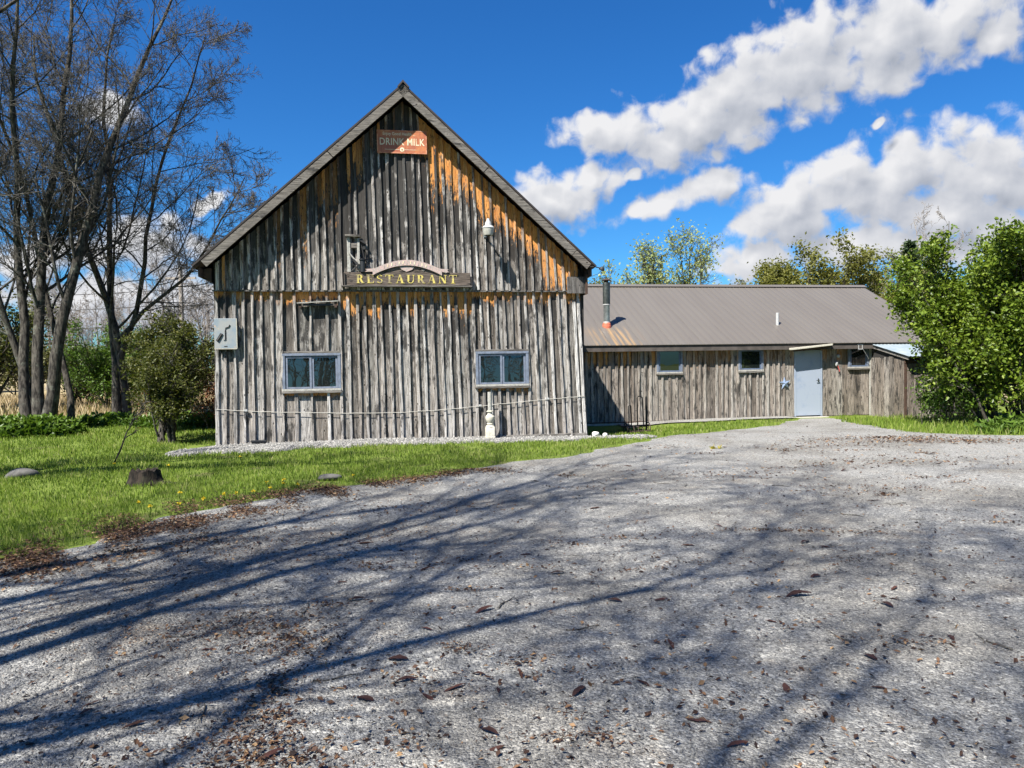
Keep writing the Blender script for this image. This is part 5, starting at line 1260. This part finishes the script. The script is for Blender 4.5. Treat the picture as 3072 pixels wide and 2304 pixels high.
for i in range(18):
    c = sproto.copy(); COL.objects.link(c); c.location = (-50 + 38 * (i + rr.uniform(0, 1)) / 18, rr.uniform(42, 54), 0); c.rotation_euler = (0, 0, rr.uniform(0, 6.28)); sc = rr.uniform(0.8, 1.9); c.scale = (sc * 1.2, sc, sc)
    for ch in sproto.children:
        d = ch.copy(); COL.objects.link(d); d.parent = c
# evergreen-ish thicket at the very left behind the maple
leafy('dark_thicket', 83, (-19.5, 27, 0), tall(8, 4.6, 0.22, 0.06, 14), 'dark green thicket behind the maple at the left edge', M['olive'], 'thicket', counts=(9, 6, 4), nleaf=3, size=0.13, spread=0.15, t0=0.1, l1=0.42)
leafy('dark_thicket', 84, (-16.8, 29.5, 0), tall(8, 2.2, 0.35, 0.04, 15), 'low olive thicket beyond the road, between the two maples', M['oak'], 'thicket', counts=(8, 6, 4), nleaf=3, size=0.11, spread=0.13, t0=0.1, l1=0.42)

# broad-leaved ground cover at the foot of the maples
def cover(name, seed, pts, n, h, size, lab, mat):
    r = np.random.default_rng(seed); C = []
    for (x, y, rx, ry) in pts:
        a = r.uniform(0, 6.28, n); q = np.sqrt(r.uniform(0, 1, n)); C.append(np.stack([x + rx * q * np.cos(a), y + ry * q * np.sin(a), h * r.uniform(0.05, 1, n) * (1.05 - q ** 3)], 1))
    C = np.concatenate(C); C[:, 2] += gz(C[:, 0], C[:, 1])
    dirs = np.stack([r.normal(0, 1, len(C)), r.normal(0, 1, len(C)), r.uniform(-0.2, 0.9, len(C))], 1)
    V, F = leaf_quads(r, C, size, 0.6, 0.5, dirs=norm(dirs))
    o = link(name, mesh_np(name, V, F, False, {'rnd': np.repeat(np.clip(C[:, 2] / h * 0.6 + r.uniform(0, 0.5, len(C)), 0, 1), 4)}), mat)
    tag(o, lab, 'ground cover', None, 'stuff')
cover('ground_cover', 91, [(-13.3, 18.2, 1.7, 0.75), (-11.4, 18.2, 0.9, 0.6), (-12.3, 18.0, 1.2, 0.6)], 2600, 0.42, 0.16, 'clump of broad green leaves at the foot of the left maple', M['broad'])
cover('ground_cover', 92, [(-11.3, 21.0, 1.2, 0.5), (-9.4, 20.6, 1.3, 0.5), (-8.0, 20.0, 1.1, 0.5)], 1500, 0.32, 0.14, 'band of broad green leaves at the back of the lawn', M['broad'])
cover('ground_cover', 93, [(10.9, 15.7, 1.3, 0.5), (12.6, 15.6, 1.2, 0.5)], 1200, 0.30, 0.12, 'bright leafy weeds under the big right bush', M['broad'])

# grass
def on_lawn(x, y):
    u, n = bu(x, y)
    ok = x < xl(y) - 0.02
    ok &= ~((u > -0.05) & (u < 7.95) & (n > -0.05))
    ok &= ~((u > -0.6) & (u < 9.1) & (n > apron_n(u) + 0.10 * np.sin(u * 23.0) + 0.08) & (n < 0.3))
    ok &= ~((u > 7.9) & (n > 3.3)) & ~((u > 7.8) & (n > 4.2))
    return ok & (y < 20.9 + 0.14 * (x + 12) + 0.004 * (x + 12) ** 2 + np.where(x > -7, 20, 0))
def blades(r, x, y, h, w, rn, lean=0.5):
    n = len(x); z = gz(x, y) - 0.015; a = r.uniform(0, 6.28, n); l = r.uniform(0, lean, n) * h; b = r.uniform(0, 6.28, n)
    wx, wy = np.cos(a) * w / 2, np.sin(a) * w / 2; lx, ly = np.cos(b) * l, np.sin(b) * l
    V = np.stack([np.stack([x - wx, y - wy, z], 1), np.stack([x + wx, y + wy, z], 1), np.stack([x + wx * 0.7 + lx * 0.4, y + wy * 0.7 + ly * 0.4, z + h * 0.6], 1), np.stack([x + lx, y + ly, z + h], 1)], 1)
    return V.reshape(-1, 3), np.arange(n * 4).reshape(n, 4), np.repeat(rn, 4)
def patchy(x, y):
    return 0.5 + 0.22 * np.sin(x * 1.9 + 0.7 * np.sin(y * 1.3)) * np.sin(y * 2.3 + 0.5) + 0.16 * np.sin(x * 5.1 + y * 3.7) + 0.12 * np.sin(x * 9.3 - y * 7.1)
r = np.random.default_rng(101); VV, FF, RR, b = [], [], [], 0
for (x0, x1, y0, y1, dens, h, w) in ((-8.5, -1.0, 5.0, 9.0, 2600, 0.052, 0.006), (-11, 1.5, 9.0, 12.5, 1700, 0.056, 0.009), (-14, 4.5, 12.5, 16.5, 900, 0.062, 0.012), (-19, 8.5, 16.5, 23.5, 460, 0.07, 0.017)):
    n = int((x1 - x0) * (y1 - y0) * dens); x = r.uniform(x0, x1, n); y = r.uniform(y0, y1, n)
    k = on_lawn(x, y) & (x > -0.74 * y - 1.0); k &= r.uniform(0, 1, n) < np.clip(patchy(x, y) * 1.9 - 0.05, 0.12, 1) * (0.25 + 0.75 * sstep(0.0, 0.75, xl(y) - x))
    x, y = x[k], y[k]; pq = patchy(x, y)
    V, F, q = blades(r, x, y, h * r.uniform(0.45, 1.35, len(x)) * (0.7 + 0.6 * pq), w * r.uniform(0.7, 1.3, len(x)), np.clip(0.10 + 0.72 * pq + r.normal(0, 0.24, len(x)), 0, 1))
    VV.append(V); FF.append(F + b); RR.append(q); b += len(V)
o = link('lawn_grass', mesh_np('lawn_grass', np.concatenate(VV), np.concatenate(FF), False, {'rnd': np.concatenate(RR)}), M['grass'])
tag(o, 'sunlit spring lawn grass left of the gravel drive', 'grass', None, 'stuff')
n = 9000; x = r.uniform(8.2, 14, n); y = r.uniform(14.2, 21.0, n); k = (x > xr(y) - 0.15) & ((x - WO[0]) * NV[0] + (y - WO[1]) * NV[1] < -0.1)
x, y = x[k], y[k]; V, F, q = blades(r, x, y, 0.14 * r.uniform(0.4, 1.5, len(x)), 0.016 * r.uniform(0.7, 1.3, len(x)), np.clip(r.normal(0.5, 0.25, len(x)), 0, 1))
o = link('verge_grass', mesh_np('verge_grass', V, F, False, {'rnd': q}), M['grass']); tag(o, 'tufted grass along the foot of the right bush', 'grass', None, 'stuff')
n = 30000; x = r.uniform(-45, -8, n); y = r.uniform(23.8, 40, n); k = y > 23.2 + 0.14 * (x + 12) + 0.004 * (x + 12) ** 2
x, y = x[k], y[k]; V, F, q = blades(r, x, y, 0.34 * r.uniform(0.4, 1.4, len(x)), 0.035 * r.uniform(0.7, 1.3, len(x)), r.uniform(0, 1, len(x)))
o = link('field_grass', mesh_np('field_grass', V, F, False, {'rnd': q}), M['drygrass']); tag(o, 'dry straw-coloured grass beyond the road', 'grass', None, 'stuff')

# dandelions
dv = []
def dandelion(x, y, s, h):
    root = empty('dandelion', (x, y, float(gz(x, y)) - 0.01)); z0 = 0.01
    MB().tube([(0, 0, 0), (0.008, 0, h * 0.5), (0.004, 0.004, h)], 0.004, 5).build('stem', M['broad'], root)
    C = np.tile([[0.004, 0.004, h]], (16, 1)); a = np.arange(16) * 2.4; dirs = np.stack([np.cos(a), np.sin(a), np.full(16, 0.35)], 1)
    V, F = leaf_quads(r, C, s, 0.5, 0.5, dirs=dirs); link('flower', mesh_np('flower', V, F, False, {'rnd': np.repeat(r.uniform(0, 1, 16), 4)}), M['yellow'], root)
    tag(root, 'yellow dandelion flower in the lawn near the gravel edge', 'flower', 'dandelions in the lawn')
for x, y in ((-3.42, 8.75), (-3.35, 8.95), (-3.05, 9.3), (-2.95, 9.5), (-2.8, 9.62), (-3.6, 8.6), (-3.75, 8.3), (-3.3, 9.9), (-3.1, 10.0), (-4.1, 9.1), (-4.3, 8.5), (-2.2, 10.2), (-5.3, 11.4), (-5.6, 11.1), (-4.6, 12.5), (-6.4, 11.9), (-3.95, 8.05), (-3.2, 9.1)):
    dandelion(x, y, 0.028, r.uniform(0.06, 0.11))
tf = empty('yellow_tuft', (3.66, 13.35, float(gz(3.66, 13.35)))); tag(tf, 'small yellowed weed tuft growing alone in the gravel drive', 'weed')
a = r.uniform(0, 6.28, 60); C = np.stack([0.05 * np.cos(a), 0.03 * np.sin(a), np.zeros(60)], 1); dirs = np.stack([np.cos(a), np.sin(a) * 0.7, r.uniform(0.2, 0.9, 60)], 1)
V, F = leaf_quads(r, C, 0.09, 0.5, 0.16, dirs=dirs); link('leaves', mesh_np('leaves', V, F, False, {'rnd': np.repeat(r.uniform(0, 1, 60), 4)}), M['tuft'], tf)

# stump and rock in the lawn
sm = empty('tree_stump', (-5.10, 10.28, -0.03)); sm.scale = (0.88, 0.88, 0.88); tag(sm, 'short dark rotten tree stump standing in the lawn', 'stump')
V = []; F = []; k = 28; pr = [(0.0, 0.30), (0.05, 0.265), (0.12, 0.235), (0.20, 0.22), (0.245, 0.215)]
rs_ = np.random.default_rng(6); jag = rs_.uniform(-0.025, 0.03, k)
for i, (z, rad) in enumerate(pr):
    for j in range(k):
        a = 2 * math.pi * j / k; w = rad * (1 + 0.07 * math.sin(5 * a + 1) + 0.05 * math.sin(9 * a) * (1 - z * 2)) * (1.35 if i == 0 and j in (1, 2, 26, 27, 0) else 1)
        V.append((w * math.cos(a), w * 0.9 * math.sin(a), z + (jag[j] if i == len(pr) - 1 else 0)))
for i in range(len(pr) - 1):
    for j in range(k): F.append((i * k + j, i * k + (j + 1) % k, (i + 1) * k + (j + 1) % k, (i + 1) * k + j))
link('trunk_base', mesh_py('trunk_base', V, F, True), M['stump'], sm)
Vt = [V[(len(pr) - 1) * k + j] for j in range(k)]; Vt = [(x * 0.99, y * 0.99, z - 0.004) for x, y, z in Vt] + [(x * 0.5, y * 0.5, 0.20 + 0.02 * math.sin(x * 40)) for x, y, z in Vt] + [(0, 0, 0.19)]
Ft = [(j, (j + 1) % k, k + (j + 1) % k, k + j) for j in range(k)] + [(k + j, k + (j + 1) % k, 2 * k) for j in range(k)]
link('cut_face', mesh_py('cut_face', Vt, Ft), M['stump'], sm)
MB().tube([(0.24, -0.05, 0.03), (0.42, -0.02, 0.03), (0.62, 0.05, 0.0)], [0.05, 0.03, 0.012], 7).build('root', M['stump'], sm, True)
for i, (x, y, s, zz, lab) in enumerate(((-7.35, 11.1, 0.18, 0.55, 'grey field stone half sunk in the lawn at the left edge'), (-2.62, 10.55, 0.14, 0.35, 'flat dark stone in the lawn below the barn'))):
    bm = bmesh.new(); bmesh.ops.create_icosphere(bm, subdivisions=3, radius=s)
    for vt in bm.verts: vt.co *= 1 + 0.20 * math.sin(vt.co.x * 15 + i) * math.cos(vt.co.y * 13 + vt.co.z * 9); vt.co.z *= zz; vt.co.x *= 1.3
    me = bpy.data.meshes.new('field_stone'); bm.to_mesh(me); bm.free(); me.polygons.foreach_set('use_smooth', [True] * len(me.polygons))
    o = link('field_stone', me, M['rock']); o.location = (x, y, float(gz(x, y)) + 0.02); tag(o, lab, 'stone')

# ------------------------------------------------------------------ loose gravel, litter, leaves, twigs
r = np.random.default_rng(202)
n = 46000; y = 2.4 + 6.6 * r.uniform(0, 1, n) ** 1.5; x = r.uniform(-0.75, 0.75, n) * (y + 0.6); k = x > xl(y) + 0.05; x, y = x[k], y[k]; n = len(x)
base = np.array([[1, 0, 0], [0, 1, 0], [-1, 0, 0], [0, -1, 0], [0, 0, 0.9], [0, 0, -0.5]], float)
s = 0.0032 + 0.0060 * r.uniform(0, 1, n) ** 2.2
V = base[None] * (1 + r.uniform(-0.35, 0.35, (n, 6, 3))) + r.normal(0, 0.12, (n, 6, 3))
a = r.uniform(0, 6.28, n); ca, sa = np.cos(a)[:, None], np.sin(a)[:, None]
V = np.stack([V[..., 0] * ca - V[..., 1] * sa, V[..., 0] * sa + V[..., 1] * ca, V[..., 2]], -1) * s[:, None, None]
V += np.stack([x, y, gz(x, y) + 0.004 + s * 0.35], 1)[:, None]
tri = np.array([[0, 1, 4], [1, 2, 4], [2, 3, 4], [3, 0, 4], [1, 0, 5], [2, 1, 5], [3, 2, 5], [0, 3, 5]])
F = (np.arange(n) * 6)[:, None, None] + tri[None]
ns_ = 9000; us = r.uniform(-0.5, 9.0, ns_); ts = r.uniform(0.04, 1, ns_); nsn = apron_n(us) * (1 - ts) + np.where(us < 7.9, np.where(us < 0, -0.7, 0.0), -0.3) * ts
xs_, ys_ = BO[0] + us * UV[0] + nsn * NV[0], BO[1] + us * UV[1] + nsn * NV[1]; ss_ = 0.008 + 0.018 * r.uniform(0, 1, ns_) ** 2.5
Va = (base[None] * (1 + r.uniform(-0.35, 0.35, (ns_, 6, 3))) + r.normal(0, 0.12, (ns_, 6, 3))) * ss_[:, None, None] + np.stack([xs_, ys_, gz(xs_, ys_) + 0.006 + ss_ * 0.3], 1)[:, None]
Fa = (np.arange(ns_) * 6)[:, None, None] + tri[None]
oa = link('apron_stones', mesh_np('apron_stones', Va.reshape(-1, 3), Fa.reshape(-1, 3), False, {'rnd': np.repeat(np.clip(0.35 + 0.65 * r.uniform(0, 1, ns_), 0, 1), 6)}), M['stones']); tag(oa, 'pale loose stones along the foot of the barn', 'gravel', None, 'stuff')
o = link('loose_gravel', mesh_np('loose_gravel', V.reshape(-1, 3), F.reshape(-1, 3), False, {'rnd': np.repeat(np.clip(r.beta(2, 2.2, n), 0, 1), 6)}), M['stones']); tag(o, 'loose grey stones lying on the gravel drive', 'gravel', None, 'stuff')

def litter(name, x, y, size, lab, seed, rn=None, lift=0.012):
    q = np.random.default_rng(seed); n = len(x); C = np.stack([x, y, gz(x, y) + 0.006 + q.uniform(0, lift, n)], 1)
    A = norm(np.stack([q.normal(0, 1, n), q.normal(0, 1, n), q.normal(0, 0.22, n)], 1)); N = norm(np.stack([q.normal(0, 0.45, n), q.normal(0, 0.45, n), np.ones(n)], 1)); B = norm(np.cross(N, A))
    s = (size * q.uniform(0.4, 1.5, n))[:, None]; asp = q.uniform(0.2, 0.65, n)[:, None]
    V = np.stack([C - A * s * 0.5, C + B * s * asp * 0.5 + N * s * 0.12, C + A * s * 0.5 + N * s * 0.06, C - B * s * asp * 0.5 + N * s * 0.10], 1)
    o = link(name, mesh_np(name, V.reshape(-1, 3), np.arange(n * 4).reshape(n, 4), False, {'rnd': np.repeat(q.uniform(0, 1, n) if rn is None else rn, 4)}), M['litter'])
    tag(o, lab, 'leaf litter', None, 'stuff')
# along the lawn edge
n = 60000; y = r.uniform(4.0, 11.2, n); off = r.normal(0.16, 0.45, n); x = xl(y) + off
k = (r.uniform(0, 1, n) < np.clip(1.25 - 0.11 * (y - 4), 0.25, 1)) & (r.uniform(0, 1, n) < 0.45 + 0.4 * np.sin(y * 4.3 + 2 * np.sin(x * 3)) + 0.25 * np.sin(x * 9 + y * 5)); x, y = x[k], y[k]
litter('leaf_litter', x, y, 0.034, 'brown leaf litter gathered along the edge of the lawn', 301)
# wide thin scatter on the gravel
n = 9000; y = 2.5 + 17 * r.uniform(0, 1, n) ** 1.3; x = r.uniform(-0.75, 0.75, n) * (y + 0.5); k = (x > xl(y) + 0.1) & (x < xr(y)); x, y = x[k], y[k]
litter('scattered_litter', x, y, 0.032, 'bits of bark and leaf scattered over the gravel drive', 302)
PX = []
def patch(cx, cy, sx_, sy_, ang, n, size):
    a = r.normal(0, 1, (n, 2)) * [sx_, sy_]; c, s = math.cos(R(ang)), math.sin(R(ang)); PX.append(np.stack([cx + a[:, 0] * c - a[:, 1] * s, cy + a[:, 0] * s + a[:, 1] * c, np.full(n, size)], 1))
patch(-1.75, 4.55, 0.30, 0.14, 20, 700, 0.022); patch(-1.30, 4.25, 0.22, 0.16, -25, 800, 0.024); patch(-1.18, 3.65, 0.07, 0.12, 0, 220, 0.024); patch(-1.1, 3.15, 0.16, 0.13, 20, 420, 0.026); patch(-1.0, 2.95, 0.2, 0.08, 0, 300, 0.026)
patch(-0.30, 4.10, 0.07, 0.05, 0, 130, 0.022); patch(0.05, 3.9, 0.08, 0.04, 20, 80, 0.022); patch(-2.3, 6.6, 0.5, 0.3, 30, 500, 0.028); patch(-1.3, 6.9, 0.4, 0.25, 10, 260, 0.026); patch(-0.9, 8.2, 0.8, 0.3, 25, 420, 0.032)
patch(2.45, 6.85, 0.32, 0.04, -8, 260, 0.028); patch(4.3, 9.0, 0.6, 0.25, 0, 260, 0.035); patch(3.0, 10.4, 0.7, 0.3, 10, 260, 0.04); patch(6.0, 11.3, 1.0, 0.35, 0, 380, 0.045); patch(8.2, 14.1, 1.0, 0.28, -8, 900, 0.05); patch(7.6, 14.9, 0.6, 0.25, 0, 500, 0.05); patch(5.6, 13.6, 0.8, 0.3, 0, 220, 0.045)
patch(-2.75, 5.5, 0.55, 0.5, 40, 2600, 0.013); patch(-2.3, 4.5, 0.45, 0.45, 40, 1800, 0.012); patch(-1.9, 6.2, 0.6, 0.35, 30, 1500, 0.014); patch(-1.7, 3.6, 0.3, 0.4, 30, 900, 0.011)
qp = np.random.default_rng(909)
for i in range(70):
    y_ = 3.0 + 12 * qp.uniform(0, 1) ** 1.2; x_ = qp.uniform(-0.55, 0.66) * y_
    patch(x_, y_, qp.uniform(0.05, 0.22) * (1 + y_ * 0.06), qp.uniform(0.02, 0.07) * (1 + y_ * 0.05), qp.uniform(-25, 25), int(qp.uniform(25, 90)), 0.020 + 0.0015 * y_)
A = np.concatenate(PX); k = A[:, 0] > xl(A[:, 1]) - 0.1
litter('litter_patches', A[k, 0], A[k, 1], A[k, 2], 'drifts of brown seed and bark litter on the gravel', 303, lift=0.018)

# single larger dead leaves and twigs
def leaf_mesh(seed):
    q = np.random.default_rng(seed); V = []; F = []; n = 7; curl = q.uniform(0.4, 1.6); bend = q.uniform(-0.4, 0.8)
    for i in range(n):
        s = i / (n - 1); w = (0.16 + 0.03 * (seed % 4)) * math.sin(math.pi * min(1, s * 0.93 + 0.05)) ** 0.8
        z = 0.10 * bend * math.sin(math.pi * s) + 0.06 * s
        for c in (-1, 0, 1):
            V.append((s - 0.5 + 0.02 * q.normal(), c * w * (1 + 0.12 * q.normal()) * (1 - 0.3 * curl), 0.02 + z + curl * 0.16 * abs(c) * w * 2.4 + 0.012 * q.normal()))
    for i in range(n - 1):
        for c in range(2): F.append((i * 3 + c, i * 3 + c + 1, i * 3 + c + 4, i * 3 + c + 3))
    V += [(-0.5, 0.012, 0.03), (-0.5, -0.012, 0.03), (-0.72, -0.004, 0.10), (-0.72, 0.006, 0.10)]; b = n * 3; F.append((b, b + 1, b + 2, b + 3))
    mz = min(v[2] for v in V); V = [(x, y, z - mz) for x, y, z in V]
    return mesh_py('dead_leaf', V, F, True, {'rnd': np.full(len(V), q.uniform(0, 1))})
LM = [leaf_mesh(400 + i) for i in range(7)]
for m in LM: m.materials.append(M['deadleaf'])
spots = [(-0.20, 4.75, .15, 40), (0.30, 3.52, .14, 60), (1.90, 4.95, .17, 5), (0.33, 5.6, .12, 10), (-2.02, 3.5, .08, 30), (-1.32, 6.6, .13, 12), (0.98, 4.95, .10, 20), (-1.0, 2.55 + .45, .12, 50), (0.62, 3.6, .09, 130),
         (-0.55, 3.7, .10, 15), (-0.72, 3.5, .09, 160), (-0.30, 3.6, .12, 35), (0.02, 3.75, .10, 100), (1.30, 3.55, .09, 80), (0.9, 3.0, .10, 10), (1.75, 3.55, .08, 170), (-0.12, 3.15, .10, 140), (2.2, 5.4, .09, 20), (2.6, 6.2, .10, 165), (1.5, 6.4, .11, 175), (0.1, 6.2, .10, 10)]
q = np.random.default_rng(77)
for i in range(64):
    y = 3.0 + 11 * q.uniform(0, 1) ** 1.2; x = q.uniform(-0.62, 0.66) * y
    if x > float(xl(y)) + 0.2 and x < float(xr(y)) - 0.2: spots.append((x, y, q.uniform(0.06, 0.11) * (1 + y * 0.03), q.uniform(0, 360)))
for i, (x, y, s, a) in enumerate(spots):
    o = bpy.data.objects.new('dead_leaf', LM[i % 7]); COL.objects.link(o); o.location = (x, y, float(gz(x, y)) + 0.007); o.rotation_euler = (q.normal(0, 0.06), q.normal(0, 0.06), R(a)); o.scale = (s, s, s)
    tag(o, 'dry curled maroon-brown leaf lying on the grey gravel', 'leaf', 'dead leaves on the gravel')
TM = []
for i in range(4):
    pts = [(t - 0.5, 0.06 * math.sin(t * 4 + i), 0.03 + 0.02 * math.sin(t * 7 + i)) for t in np.linspace(0, 1, 7)]
    mb = MB().tube(pts, [0.022, 0.02, 0.02, 0.018, 0.016, 0.013, 0.008], 5); mb.tube([pts[3], (pts[3][0] + 0.16, pts[3][1] + 0.14, 0.05)], [0.012, 0.005], 4)
    me = mesh_py('twig', mb.v, mb.f, True); me.materials.append(M['twig']); TM.append(me)
for i in range(40):
    y = 3.2 + 13 * q.uniform(0, 1) ** 1.1; x = q.uniform(-0.6, 0.66) * y
    if not (float(xl(y)) - 0.3 < x < float(xr(y)) - 0.2): continue
    s = q.uniform(0.10, 0.26); o = bpy.data.objects.new('fallen_twig', TM[i % 4]); COL.objects.link(o); o.location = (x, y, float(gz(x, y)) + 0.004); o.rotation_euler = (0, 0, q.uniform(0, 6.28)); o.scale = (s, s, s)
    tag(o, 'short dark twig fallen on the gravel drive', 'twig', 'fallen twigs on the gravel')
